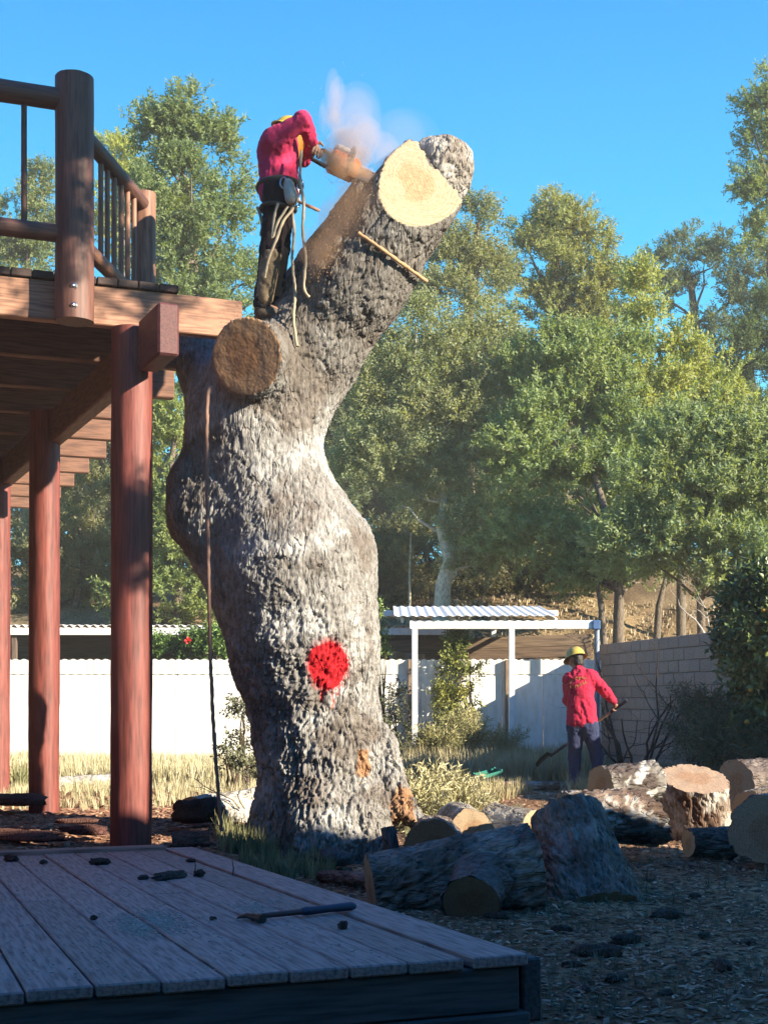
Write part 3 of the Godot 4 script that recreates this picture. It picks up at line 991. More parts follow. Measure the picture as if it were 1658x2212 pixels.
# =============================================================== the raised log deck
const WOOD_RED := [0.27, 0.078, 0.052]
func round_log(from: Vector3, to: Vector3, r: float, seed: int, seg := 22, checks := true) -> ArrayMesh:     # in the frame of log_frame()
	var len := from.distance_to(to)
	var m := MB.new()
	var nz := fnoise(FastNoiseLite.TYPE_SIMPLEX_SMOOTH, 1.0, seed, 3)
	var rows := 14 if r < 0.10 else int(clampf(len / 0.06, 14, 90))
	var ca := rng(seed).randf() * TAU
	var rk := rng(seed + 7)
	var knots := []
	for k in int(len * r * 18.0): knots.append([rk.randf() * len, rk.randf() * TAU, rk.randf_range(0.014, 0.032)])
	for j in rows + 1:
		var f := float(j) / rows
		for s in seg:
			var a := TAU * s / seg
			var q := r * (1.0 + 0.05 * nz.get_noise_3d(cos(a), f * len * 0.8, sin(a)) + 0.018 * nz.get_noise_3d(cos(a) * 3.0, f * len * 2.5, sin(a) * 3.0))
			if checks and absf(wrapf(a - ca - 0.15 * nz.get_noise_1d(f * 3.0), -PI, PI)) < PI / seg: q *= 0.93      # a drying check along the grain
			var stain := 0.92 + 0.55 * nz.get_noise_3d(cos(a) * 1.6, f * len * 0.5 + 20.0, sin(a) * 1.6) + 0.25 * nz.get_noise_3d(cos(a) * 5.0, f * len * 2.0 + 40.0, sin(a) * 5.0)
			for kn in knots:
				var dd: float = Vector2((f * len - kn[0]) * 0.7, wrapf(a - kn[1], -PI, PI) * r).length() / kn[2]
				if dd < 1.4:
					q += r * 0.03 * (1.4 - dd)
					stain *= lerpf(0.5, 1.0, clampf(dd / 1.4, 0, 1))
			stain = clampf(stain, 0.4, 1.15)
			m.vert(Vector3(cos(a) * q, f * len, sin(a) * q), Vector2.ZERO, Color(stain, stain, stain))
	for j in rows:
		for s in seg:
			var a := j * seg + s
			var b := j * seg + (s + 1) % seg
			m.quad(a, a + seg, b + seg, b)
	m.normals()
	for e in 2:
		var c := m.vert(Vector3(0, (len + r * 0.10) if e else -r * 0.05, 0))
		m.n.append(Vector3.UP if e else Vector3.DOWN)
		var base := rows * seg if e else 0
		var ring := []
		for s in seg:
			var p := m.v[base + s]
			ring.append(m.vert(Vector3(p.x * 0.97, p.y, p.z * 0.97)))
			m.n.append((Vector3.UP if e else Vector3.DOWN))
		for s in seg:
			if e: m.tri(c, ring[(s + 1) % seg], ring[s])
			else: m.tri(c, ring[s], ring[(s + 1) % seg])
	return m.mesh()

func log_frame(from: Vector3, to: Vector3) -> Transform3D:
	var y := (to - from).normalized()
	var x := y.cross(Vector3(0.13, 0.2, 1.0)).normalized()
	return Transform3D(Basis(x, y, x.cross(y)), from)

func pole(from: Vector3, to: Vector3, r: float, mat: Material, called: String, parent: Node, seed: int, seg := 22) -> MeshInstance3D:
	return obj(round_log(from, to, r, seed, seg), mat, called, parent, log_frame(from, to))

func build_log_deck() -> void:
	var t := thing("log_deck", "raised red-brown log deck on round posts with pole railing, seen from below", "deck")
	var red := wood(lin(0.225, 0.056, 0.042), 0.62, "y", 4.0)
	var brown := wood(lin(0.175, 0.075, 0.052), 0.62, "y", 4.0)
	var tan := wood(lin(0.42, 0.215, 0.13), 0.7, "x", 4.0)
	var tan2 := wood(lin(0.20, 0.10, 0.058), 0.7, "x", 5.0)
	var dark := wood(lin(0.115, 0.030, 0.030), 0.65, "x", 4.0)
	var base := [P(283, 1825, 9.8), P(95, 1752, 12.6), P(-6, 1700, 15.0)]
	for k in 3:
		var b: Vector3 = base[k]
		pole(Vector3(b.x, hgt(b.x, b.z) - 0.06, b.z), Vector3(b.x + 0.01, 3.895, b.z), [0.150, 0.141, 0.138][k], red, "post", t, 40 + k, 44)
	# main beam along the posts; its near end is trimmed to a slant
	var a := Vector3(-1.50, 3.745, -9.25)
	var dir := Vector3(-0.47, 0, -1).normalized()
	var end := a + dir * 9.5
	obj(boxm(Vector3(9.5, 0.30, 0.13), 0.012), tan2, "beam", t, frame(dir, Vector3.UP, (a + end) * 0.5))
	obj(boxm(Vector3(0.52, 0.36, 0.15), 0.015), dark, "beam_end", t, frame(dir, Vector3.UP, a + dir * 0.19 + Vector3(0, -0.012, 0)))
	# joists across, ends stepping back; those behind the first darkened in colour for shade
	var u := Vector3(1, 0, -0.38).normalized()
	var jm := boxm(Vector3(6.0, 0.28, 0.10), 0.008)
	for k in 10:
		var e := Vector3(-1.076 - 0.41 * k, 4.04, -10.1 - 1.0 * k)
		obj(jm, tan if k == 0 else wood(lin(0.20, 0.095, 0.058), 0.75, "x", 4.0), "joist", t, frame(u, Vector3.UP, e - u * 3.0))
	# boards on top, running back
	var v := Vector3(-0.41, 0, -1).normalized()
	var bm := boxm(Vector3(10.4, 0.055, 0.142), 0.005)
	for k in 32:
		var q := Vector3(-1.50, 4.211, -9.86) - u * (0.15 * k + 0.075)
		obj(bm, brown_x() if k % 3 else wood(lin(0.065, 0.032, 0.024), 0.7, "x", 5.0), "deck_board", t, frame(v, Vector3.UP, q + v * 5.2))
	# railing of one stain; sunlit pieces get the paler colour, shaded ones the darker
	var n := Vector3(-2.18, 0, -9.47)
	var np := pole(n + Vector3(0, 3.86, 0), n + Vector3(0, 5.58, 0), 0.134, brown, "railing_post", t, 51, 40)
	var steel := plain(lin(0.6, 0.6, 0.6), 0.3, 8.0, 0.0, 1.0)
	for y in [616.0, 658.0]:
		var w := P(166, y, 9.33)
		w = Vector3(n.x + 0.018, w.y, n.z + 0.13)
		obj(lathem(PackedVector2Array([Vector2(0, 0.016), Vector2(0.012, 0.013), Vector2(0.019, 0.004), Vector2(0.019, 0), Vector2(0.03, 0), Vector2(0.03, -0.004)]), 14), steel, "bolt", np, np.transform.affine_inverse() * Transform3D(Basis(Vector3.RIGHT, PI / 2), w))
	var ed := P(312, 420, 11.0)
	pole(Vector3(ed.x, 4.18, ed.z), Vector3(ed.x, 5.34, ed.z), 0.094, tan_y(), "railing_post", t, 52, 26)
	var far := n - u * 3.4
	pole(far + Vector3(0, 5.41, 0), n + Vector3(0, 5.415, 0) - u * 0.08, 0.076, brown, "rail", t, 53)
	pole(far + Vector3(0, 4.47, 0), n + Vector3(0, 4.47, 0) - u * 0.08, 0.062, brown, "rail", t, 54)
	var e2 := Vector3(ed.x, 0, ed.z)
	pole(n + Vector3(0.05, 5.21, -0.08), e2 + Vector3(0, 5.235, 0.02), 0.058, brown, "rail", t, 55)
	pole(n + Vector3(0.05, 4.42, -0.08), e2 + Vector3(0, 4.42, 0.02), 0.055, tan_y(), "rail", t, 56)
	for k in 8:
		var p := n - u * (0.345 + 0.29 * k)
		pole(p + Vector3(0, 4.44, 0), p + Vector3(0, 5.40, 0), 0.021, brown, "baluster", t, 60 + k, 10)
	for x in [212.0, 226.0, 241.0, 256.0, 270.0, 284.0]:
		var f := 0.0
		while f < 1.0:
			var p := n.lerp(e2, f)
			if CX + p.x / -p.z * F >= x: break
			f += 0.004
		var q := n.lerp(e2, f) + Vector3(0.02, 0, 0)
		pole(q + Vector3(0, 4.40, 0), q + Vector3(0, 5.22, 0), 0.021, tan_y(), "baluster", t, 70 + int(x), 10)

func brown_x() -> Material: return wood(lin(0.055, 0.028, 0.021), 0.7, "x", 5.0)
func tan_y() -> Material: return wood(lin(0.40, 0.19, 0.115), 0.65, "y", 4.0)

# =============================================================== the low platform in front
var plat := Transform3D.IDENTITY
func on_platform(x: float, y: float) -> Vector3:      # the point of its top that shows at this place of the layout
	var e := Vector3(0, EYE, 0)
	var dir := P(x, y, 1.0) - e
	var n := plat.basis.y
	return e + dir * ((plat.origin - e).dot(n) / dir.dot(n))

func build_platform() -> void:
	var c := P(1140, 2060, 4.6)
	var back := Vector3(-0.35, -0.034, -0.937).normalized()
	var x := Vector3(0.937, 0, -0.35)
	var y := back.cross(x).normalized() * -1.0
	if y.y < 0: y = -y
	plat = Transform3D(Basis(y.cross(-back).normalized(), y, -back), c)
	var t := thing("wooden_platform", "low platform of weathered grey planks in the near shade", "deck", c)
	t.transform = plat
	var ms := []
	for k in 4:
		ms.append(wood([lin(0.41, 0.27, 0.24), lin(0.36, 0.235, 0.21), lin(0.45, 0.295, 0.26), lin(0.38, 0.25, 0.215)][k], 0.8, "z", 4.0 + 0.5 * k))
	const LEN := 5.3
	var r := rng(77)
	# border board on the right, border board at the back, planks between
	obj(boxm(Vector3(0.205, 0.04, LEN), 0.005), ms[2], "border_board", t, Transform3D(Basis.IDENTITY, Vector3(-0.1025, -0.02, -LEN / 2)))
	obj(boxm(Vector3(3.6, 0.045, 0.15), 0.006), wood(lin(0.42, 0.24, 0.185), 0.8, "x", 4.0), "border_board", t, Transform3D(Basis.IDENTITY, Vector3(-2.02, 0.004, -LEN + 0.075)))
	for k in 18:
		var w := 0.197
		var g := Vector3(-0.235 - (k + 0.5) * 0.205, -0.02 + r.randf_range(-0.003, 0.003), 0)
		var long := LEN - 0.175
		var yaw := r.randf_range(-0.0006, 0.0006)
		if k in [2, 5, 9]:                 # planks in two lengths with a butt joint
			var s := r.randf_range(0.35, 0.6)
			for e in 2:
				var l := long * (s if e == 0 else 1.0 - s) - 0.006
				var z := -l / 2 if e == 0 else -long + l / 2
				obj(boxm(Vector3(w, 0.04, l), 0.006), ms[r.randi() % 4], "plank", t, Transform3D(Basis(Vector3.UP, yaw), g + Vector3(0, 0, z)))
		else:
			obj(boxm(Vector3(w, 0.04, long), 0.006), ms[r.randi() % 4], "plank", t, Transform3D(Basis(Vector3.UP, yaw), g + Vector3(0, 0, -long / 2)))
	# frame below: front beam in two pieces, right side beam, joists
	var fr := wood(lin(0.115, 0.095, 0.09), 0.85, "x", 4.0)
	var fz := wood(lin(0.10, 0.085, 0.08), 0.85, "z", 4.0)
	obj(boxm(Vector3(3.95, 0.15, 0.06), 0.006), fr, "front_beam", t, Transform3D(Basis.IDENTITY, Vector3(-2.0, -0.119, -0.05)))
	obj(boxm(Vector3(2.35, 0.16, 0.075), 0.006), fr, "front_beam", t, Transform3D(Basis.IDENTITY, Vector3(-1.17, -0.279, -0.035)))
	obj(boxm(Vector3(0.06, 0.16, LEN - 0.1), 0.006), fz, "side_beam", t, Transform3D(Basis.IDENTITY, Vector3(-0.045, -0.124, -LEN / 2 - 0.03)))
	for k in 3:
		obj(boxm(Vector3(0.06, 0.14, LEN - 0.3), 0.006), fz, "joist", t, Transform3D(Basis.IDENTITY, Vector3(-0.9 - k * 1.1, -0.115, -LEN / 2)))
	obj(boxm(Vector3(0.075, 0.22, 0.34), 0.008), fz, "corner_block", t, Transform3D(Basis.IDENTITY, Vector3(0.04, -0.135, -0.22)))
	for k in 4:
		obj(boxm(Vector3(0.1, 0.3, 0.1), 0.006), fz, "foot", t, Transform3D(Basis.IDENTITY, Vector3(-0.15 - k * 1.1, -0.34, -0.6)))
		obj(boxm(Vector3(0.1, 0.3, 0.1), 0.006), fz, "foot", t, Transform3D(Basis.IDENTITY, Vector3(-0.15 - k * 1.1, -0.33, -4.6)))

# =============================================================== white panel fence at the back of the yard
func build_white_fence() -> void:
	var t := thing("panel_fence", "white panel fence along the back of the yard with scalloped top sheets", "fence", Vector3(0, 0, -25))
	var white := []
	for k in 3:
		white.append(painted([lin(0.84, 0.825, 0.79), lin(0.81, 0.795, 0.76), lin(0.86, 0.85, 0.82)][k]))
	var pm := boxm(Vector3(0.752, 1.66, 0.03), 0.004)
	var x := -9.2
	var k := 0
	var tm := corrugated(0.752, 0.27, 0.157, 0.005, 0.004, 0.012)
	while x < 4.2:
		obj(pm, white[k % 3], "panel", t, Transform3D(Basis.IDENTITY, Vector3(x + 0.38, 0.80, 0)))
		obj(tm, white[(k + 1) % 3], "top_sheet", t, Transform3D(Basis.IDENTITY, Vector3(x + 0.38, 1.80, 0.012)))
		x += 0.76
		k += 1
	for s in 5:
		obj(boxm(Vector3(2.66, 0.045, 0.05), 0.005), white[s % 3], "rail", t, Transform3D(Basis.IDENTITY, Vector3(-9.2 + 1.34 + s * 2.68, 1.648, -0.03)))
	var brown := wood(lin(0.30, 0.21, 0.14), 0.8, "y", 4.0)
	for px in [887.0, 1097.0]:
		obj(boxm(Vector3(0.11, 2.0, 0.09), 0.008), brown, "post", t, Transform3D(Basis.IDENTITY, Vector3((px - CX) / F * 24.92, 0.93, 0.075)))

# a wavy sheet: w wide (x), h high (y), waves of this length, scalloped upper edge
func corrugated(w: float, h: float, wave: float, amp: float, thick: float, scallop := 0.0) -> ArrayMesh:
	var m := MB.new()
	var n := int(w / wave * 10.0)
	for side in 2:
		for k in n + 1:
			var x := -w / 2 + w * k / n
			var z := amp * cos(TAU * x / wave) + (thick if side == 0 else -thick) * 0.5
			m.vert(Vector3(x, -h / 2, z))
			m.vert(Vector3(x, h / 2 + scallop * cos(TAU * x / wave), z))
	var o := (n + 1) * 2
	for k in n:
		var a := k * 2
		m.quad(a, a + 2, a + 3, a + 1)
		m.quad(o + a, o + a + 1, o + a + 3, o + a + 2)
	m.normals()
	for k in n:
		var a := k * 2
		var f := m.v.size()
		for q in [[a + 1, a + 3, o + a + 3, o + a + 1, 1.0], [a, o + a, o + a + 2, a + 2, -1.0]]:
			f = m.v.size()
			for e in 4:
				m.vert(m.v[q[e]])
				m.n.append(Vector3(0, q[4], 0))
			m.quad(f, f + 1, f + 2, f + 3)
	return m.mesh()

# =============================================================== block wall on the right
func build_block_wall() -> void:
	var a := Vector3(4.10, 0, -25.1)
	var b := Vector3(6.50, 0, -13.1)
	var dir := (b - a).normalized()
	var t := thing("block_wall", "tan concrete block wall receding along the right side of the yard", "wall", a)
	t.transform = frame(dir, Vector3.UP, a)
	var len := a.distance_to(b)
	var ms := []
	for k in 5:
		ms.append(plain([lin(0.46, 0.34, 0.27), lin(0.42, 0.31, 0.25), lin(0.49, 0.36, 0.29), lin(0.44, 0.325, 0.27), lin(0.47, 0.34, 0.265)][k], 0.9, 1.6, 0.25))
	obj(boxm(Vector3(len, 2.18, 0.145), 0.002), plain(lin(0.25, 0.205, 0.175), 0.95, 4.0, 0.8), "mortar", t, Transform3D(Basis.IDENTITY, Vector3(len / 2, 1.11, 0)))
	var r := rng(5)
	var bm := []
	for k in 3: bm.append(boxm(Vector3(0.388, 0.186, 0.17 + 0.004 * k), 0.007))
	var half := boxm(Vector3(0.188, 0.186, 0.172), 0.007)
	var rest := MB.new()
	for row in 11:
		var x := 0.0
		var y := 0.2 * row + 0.12
		if row % 2:
			obj(half, ms[r.randi() % 5], "block", t, Transform3D(Basis.IDENTITY, Vector3(0.1, y, 0)))
			x = 0.2
		while x + 0.4 <= len:
			var at := Vector3(x + 0.2, y + r.randf_range(-0.002, 0.002), r.randf_range(-0.003, 0.003))
			if x < 8.6: obj(bm[r.randi() % 3], ms[r.randi() % 5], "block", t, Transform3D(Basis.IDENTITY, at))
			else: rest.box(Vector3(0.388, 0.186, 0.174), at, Basis.IDENTITY, 0.007)
			x += 0.4
	tag(obj(rest.mesh(), ms[0], "far_blocks", t), "", "", "", "stuff")

# =============================================================== patio cover and shed roof by the fence
func build_patio_cover() -> void:
	var t := thing("patio_cover", "open white patio cover with corrugated roof in front of the fence", "patio cover", Vector3(0, 0, -24.4))
	var white := painted(lin(0.84, 0.83, 0.81))
	var X := func(px: float) -> float: return (px - CX) / F * 24.4
	for px in [895.0, 1104.0]:
		obj(boxm(Vector3(0.105, 2.52, 0.105), 0.01), white, "post", t, Transform3D(Basis.IDENTITY, Vector3(X.call(px), 1.21, 0)))
	var blue := plain(lin(0.30, 0.36, 0.46), 0.45, 2.0, 0.1)
	obj(tubem(PackedVector3Array([Vector3(X.call(1288), -0.05, 0), Vector3(X.call(1288), 2.52, 0)]), even(0.05, 2), 16), blue, "post", t)
	obj(boxm(Vector3(0.14, 0.17, 0.16), 0.015), plain(lin(0.07, 0.16, 0.36), 0.5, 3.0, 0.1), "bracket", t, Transform3D(Basis.IDENTITY, Vector3(X.call(1286), 2.545, 0.01)))
	var b0: float = X.call(884)
	var b1: float = X.call(1279)
	obj(boxm(Vector3(b1 - b0, 0.16, 0.09), 0.01), white, "beam", t, Transform3D(Basis.IDENTITY, Vector3((b0 + b1) / 2, 2.55, 0)))
	# roof: sheets rising to the back
	var slope := Vector3(0, 0.37, -2.9)
	var r0: float = X.call(851)
	var rows := slope.length()
	var sheet := corrugated(0.98, rows, 0.163, 0.012, 0.004)
	for k in 3:
		var bs := Basis(Vector3.RIGHT, slope.normalized(), Vector3.RIGHT.cross(slope.normalized()))
		obj(sheet, white, "roof_sheet", t, Transform3D(bs, Vector3(r0 + 0.49 + 0.978 * k, 2.70 + 0.004 * k, 0.15) + slope * 0.5))
	for k in 4:
		var xx := r0 + 0.15 + 0.93 * k
		var s := slope.normalized()
		obj(boxm(Vector3(rows - 0.1, 0.09, 0.045), 0.006), white, "rafter", t, frame(s, Vector3.UP, Vector3(xx, 2.62, 0.05) + slope * 0.5))
	obj(boxm(Vector3(3.5, 0.12, 0.07), 0.008), white, "back_beam", t, Transform3D(Basis.IDENTITY, Vector3(r0 + 1.55, 2.92, -2.55)))
	for px in [900.0, 1090.0]:
		obj(boxm(Vector3(0.09, 2.3, 0.09), 0.008), white, "post", t, Transform3D(Basis.IDENTITY, Vector3(X.call(px), 1.75, -2.55)))

func build_shed_roof() -> void:
	var t := thing("shed_roof", "long low white corrugated roof edge seen above the fence on the left", "shed", Vector3(0, 0, -27.5))
	var white := painted(lin(0.84, 0.83, 0.82))
	var brown := wood(lin(0.16, 0.11, 0.08), 0.85, "y", 3.0)
	var slope := Vector3(0, 0.05, -2.2)
	var bs := Basis(Vector3.RIGHT, slope.normalized(), Vector3.RIGHT.cross(slope.normalized()))
	var sheet := corrugated(0.98, slope.length(), 0.163, 0.024, 0.004)
	for k in 10:
		obj(sheet, white, "roof_sheet", t, Transform3D(bs, Vector3(-7.9 + 0.976 * k, 2.70 + 0.003 * (k % 2), 0.0) + slope * 0.5))
	obj(boxm(Vector3(9.7, 0.15, 0.05), 0.006), white, "fascia", t, Transform3D(Basis.IDENTITY, Vector3(-3.5, 2.59, -0.05)))
	for k in 5:
		obj(boxm(Vector3(0.1, 2.6, 0.1), 0.006), brown, "post", t, Transform3D(Basis.IDENTITY, Vector3(-7.6 + 2.1 * k, 1.25, -0.15)))
	obj(boxm(Vector3(9.6, 1.9, 0.06), 0.006), wood(lin(0.10, 0.075, 0.055), 0.9, "x", 2.0), "back_wall", t, Transform3D(Basis.IDENTITY, Vector3(-3.5, 1.65, -2.0)))
	# low brown retaining wall behind the right half of the fence
	var w := thing("retaining_wall", "low brown board wall on the slope behind the fence", "wall", Vector3(0, 0, -26.6))
	var m := wood(lin(0.17, 0.115, 0.07), 0.9, "x", 2.0)
	for k in 4:
		obj(boxm(Vector3(4.2, 0.225, 0.06), 0.008), m if k % 2 else wood(lin(0.14, 0.09, 0.055), 0.9, "x", 2.0), "board", w, Transform3D(Basis(Vector3.FORWARD, -0.035), Vector3(2.0, 1.62 + 0.235 * k - 0.02 * (k % 2), 0.01 * (k % 2))))
	for k in 4:
		obj(boxm(Vector3(0.1, 2.2, 0.1), 0.008), m, "stake", w, Transform3D(Basis.IDENTITY, Vector3(0.3 + 1.2 * k, 1.15, -0.09)))
	# tan canvas slung under the cover
	var cv := MB.new()
	var nz := fnoise(FastNoiseLite.TYPE_SIMPLEX_SMOOTH, 2.0, 61, 3)
	var n := 22
	for side in 2:
		for j in n + 1:
			for k in n + 1:
				var u := float(k) / n
				var v := float(j) / n
				var p := Vector3(lerpf(0.10, 0.78, u), lerpf(2.12, 1.72, v) - 0.12 * v * sin(u * PI) + 0.12 * u * (1.0 - v) * -0.6, 0.10 * sin(u * 9.0 + 2.0 * v) + 0.06 * nz.get_noise_2d(u * 2.0, v * 2.0) - (0.012 if side else 0.0))
				cv.vert(p)
	var o := (n + 1) * (n + 1)
	for j in n:
		for k in n:
			var a := j * (n + 1) + k
			cv.quad(a, a + n + 1, a + n + 2, a + 1)
			cv.quad(o + a, o + a + 1, o + a + n + 2, o + a + n + 1)
	var c := obj(cv.mesh(), plain(lin(0.40, 0.29, 0.20), 0.9, 3.0, 0.4), "canvas_sheet")
	c.position = Vector3(0, 0, -25.6)
	tag(c, "tan canvas sheet hanging behind the fence beside the first cover post", "canvas")

# =============================================================== the house outside the picture, whose shade lies over the foreground
func build_house_outside() -> void:
	var t := thing("house", "low stucco house to the right behind the camera, shading the foreground", "house", Vector3(5.7, 0, -4.75))
	var stucco := plain(lin(0.50, 0.42, 0.34), 0.9, 2.0, 0.5)
	obj(boxm(Vector3(9.0, 4.15, 0.2), 0.01), stucco, "wall", t, Transform3D(Basis.IDENTITY, Vector3(4.5, 2.02, 0.1)))
	obj(boxm(Vector3(0.2, 4.15, 10.0), 0.01), stucco, "wall", t, Transform3D(Basis.IDENTITY, Vector3(0.1, 2.02, 5.2)))
	obj(boxm(Vector3(9.0, 4.15, 0.2), 0.01), stucco, "wall", t, Transform3D(Basis.IDENTITY, Vector3(4.5, 2.02, 10.3)))
	obj(boxm(Vector3(0.2, 4.15, 10.0), 0.01), stucco, "wall", t, Transform3D(Basis.IDENTITY, Vector3(8.9, 2.02, 5.2)))
	var rf := MB.new()
	var e := [Vector3(-0.5, 4.1, -0.45), Vector3(9.5, 4.1, -0.45), Vector3(9.5, 4.1, 10.9), Vector3(-0.5, 4.1, 10.9), Vector3(3.0, 5.5, 4.0), Vector3(6.0, 5.5, 6.5)]
	rf.face([e[0], e[1], e[5], e[4]].map(func(q): return q))
	rf.face([e[1], e[2], e[5]])
	rf.face([e[2], e[3], e[4], e[5]])
	rf.face([e[3], e[0], e[4]])
	rf.face([e[0], e[3], e[2], e[1]].map(func(q): return q - Vector3(0, 0.12, 0)))
	for k in 4: rf.face([e[k] - Vector3(0, 0.12, 0), e[(k + 1) % 4] - Vector3(0, 0.12, 0), e[(k + 1) % 4], e[k]])
	obj(rf.mesh(), plain(lin(0.22, 0.14, 0.11), 0.9, 3.0, 0.6), "roof", t)

	# unseen two-storey front, added so that less sky lights the deck's underside
	var w := thing("added_back_house", "unseen tall house front added close behind the camera to block sky light", "house", Vector3(-1.5, 0, 2.6))
	obj(boxm(Vector3(13.0, 6.0, 0.25), 0.01), stucco, "wall", w, Transform3D(Basis.IDENTITY, Vector3(0, 2.9, 0.12)))
	obj(boxm(Vector3(0.25, 6.0, 7.0), 0.01), stucco, "wall", w, Transform3D(Basis.IDENTITY, Vector3(-6.35, 2.9, 3.8)))
	obj(boxm(Vector3(0.25, 6.0, 7.0), 0.01), stucco, "wall", w, Transform3D(Basis.IDENTITY, Vector3(6.35, 2.9, 3.8)))
	obj(boxm(Vector3(13.6, 0.2, 8.0), 0.02), plain(lin(0.22, 0.14, 0.11), 0.9, 3.0, 0.6), "roof", w, Transform3D(Basis.IDENTITY, Vector3(0, 6.0, 3.6)))
	# unseen log house carrying the deck, added to block light from the left
	var h := thing("added_log_house", "unseen red-brown log house carrying the raised deck, added on the left to block light", "house")
	var v := Vector3(-0.41, 0, -1).normalized()
	var red := wood(lin(0.16, 0.06, 0.045), 0.7, "y", 4.0)
	for k in 23:
		pole(Vector3(-4.3, 0.15 + 0.30 * k, -5.5), Vector3(-4.3, 0.15 + 0.30 * k, -5.5) + v * 17.0, 0.165, red, "wall_log", h, 700 + k, 12)
	obj(boxm(Vector3(17.0, 6.6, 0.15), 0.01), red, "inner_wall", h, frame(v, Vector3.UP, Vector3(-4.38, 3.35, -5.5) + v * 8.5))

# =============================================================== foliage
func leaf(m: MB, at: Vector3, dir: Vector3, up: Vector3, ll: float, lw: float, fold := 0.25) -> void:
	var s := dir.cross(up).normalized()
	var n := s.cross(dir).normalized()
	var b := m.vert(at)
	var r := m.vert(at + dir * ll * 0.45 + s * lw * 0.5 + n * lw * fold)
	var t := m.vert(at + dir * ll - n * ll * 0.10)
	var l := m.vert(at + dir * ll * 0.45 - s * lw * 0.5 + n * lw * fold)
	m.tri(b, r, t)
	m.tri(b, t, l)

# a twig of leaves growing along y
func sprig(n: int, len: float, ll: float, lw: float, seed: int, twig := 0.0) -> ArrayMesh:
	var m := MB.new()
	var r := rng(seed)
	for k in n:
		var f := float(k) / n
		var a := k * 2.4 + r.randf()
		var out := Vector3(cos(a), 0.35 + 0.5 * f + r.randf_range(-0.3, 0.3), sin(a)).normalized()
		leaf(m, Vector3(r.randf_range(-0.12, 0.12) * len, len * f, r.randf_range(-0.12, 0.12) * len), out, rdir(r), ll * r.randf_range(0.7, 1.2), lw * r.randf_range(0.7, 1.2))
	if twig > 0.0:
		m.tube(PackedVector3Array([Vector3.ZERO, Vector3(0.02 * len, len * 0.5, 0), Vector3(0, len, 0.03 * len)]), PackedFloat32Array([twig, twig * 0.7, twig * 0.4]), 4, false)
	return m.mesh()

func copies(called: String, mesh: Mesh, mat: Material, xf: Array, cols: PackedColorArray, parent: Node) -> MultiMeshInstance3D:
	var mm := MultiMesh.new()
	mm.transform_format = MultiMesh.TRANSFORM_3D
	mm.use_colors = true
	mm.mesh = mesh
	mm.instance_count = xf.size()
	var buf := PackedFloat32Array()
	buf.resize(xf.size() * 16)
	for k in xf.size():
		var t: Transform3D = xf[k]
		var o := k * 16
		var c := cols[k]
		buf[o] = t.basis.x.x; buf[o + 1] = t.basis.y.x; buf[o + 2] = t.basis.z.x; buf[o + 3] = t.origin.x
		buf[o + 4] = t.basis.x.y; buf[o + 5] = t.basis.y.y; buf[o + 6] = t.basis.z.y; buf[o + 7] = t.origin.y
		buf[o + 8] = t.basis.x.z; buf[o + 9] = t.basis.y.z; buf[o + 10] = t.basis.z.z; buf[o + 11] = t.origin.z
		buf[o + 12] = c.r; buf[o + 13] = c.g; buf[o + 14] = c.b; buf[o + 15] = 1.0
	mm.buffer = buf
	var i := MultiMeshInstance3D.new()
	i.multimesh = mm
	i.material_override = mat
	put(i, called, parent)
	tag(i, "", "", "", "stuff")
	return i

func turned(r: RandomNumberGenerator, y: Vector3, s: float, at: Vector3) -> Transform3D:
	var x := y.cross(rdir(r)).normalized()
	return Transform3D(Basis(x * s, y * s, x.cross(y) * s), at)

# leaves in clumps through puffs [centre, radii, number of clumps]
func crown(puffs: Array, per: int, clump: float, size: Vector2, c0: Color, c1: Color, seed: int, xf: Array, cols: PackedColorArray, gap := 0.0, rise := 0.45) -> void:
	var r := rng(seed)
	var nz := fnoise(FastNoiseLite.TYPE_SIMPLEX_SMOOTH, 0.45, seed, 2)
	for p in puffs:
		var c: Vector3 = p[0]
		var rad: Vector3 = p[1]
		for k in int(p[2]):
			var dir := rdir(r)
			if dir.y < -0.35 and r.randf() < 0.5: dir.y = -dir.y
			var at := c + dir * rad * pow(r.randf(), 0.28) * r.randf_range(0.86, 1.06)
			if nz.get_noise_3dv(at) < gap - 0.45: continue
			var tone := clampf(0.5 + 0.9 * nz.get_noise_3dv(at * 1.6) + r.randf_range(-0.25, 0.25), 0, 1)
			var cs := clump * r.randf_range(0.6, 1.35)
			var n := int(per * r.randf_range(0.6, 1.3))
			for q in n:
				var o := rdir(r) * cs * pow(r.randf(), 0.5)
				o.y *= 0.75
				var y := (dir * 0.7 + Vector3(0, rise, 0) + rdir(r) * 0.8 + o * (0.6 / cs)).normalized()
				xf.append(turned(r, y, r.randf_range(size.x, size.y), at + o))
				var f := clampf(tone + r.randf_range(-0.3, 0.3), 0, 1)
				cols.append(c0.lerp(c1, f) * r.randf_range(0.92, 1.08))

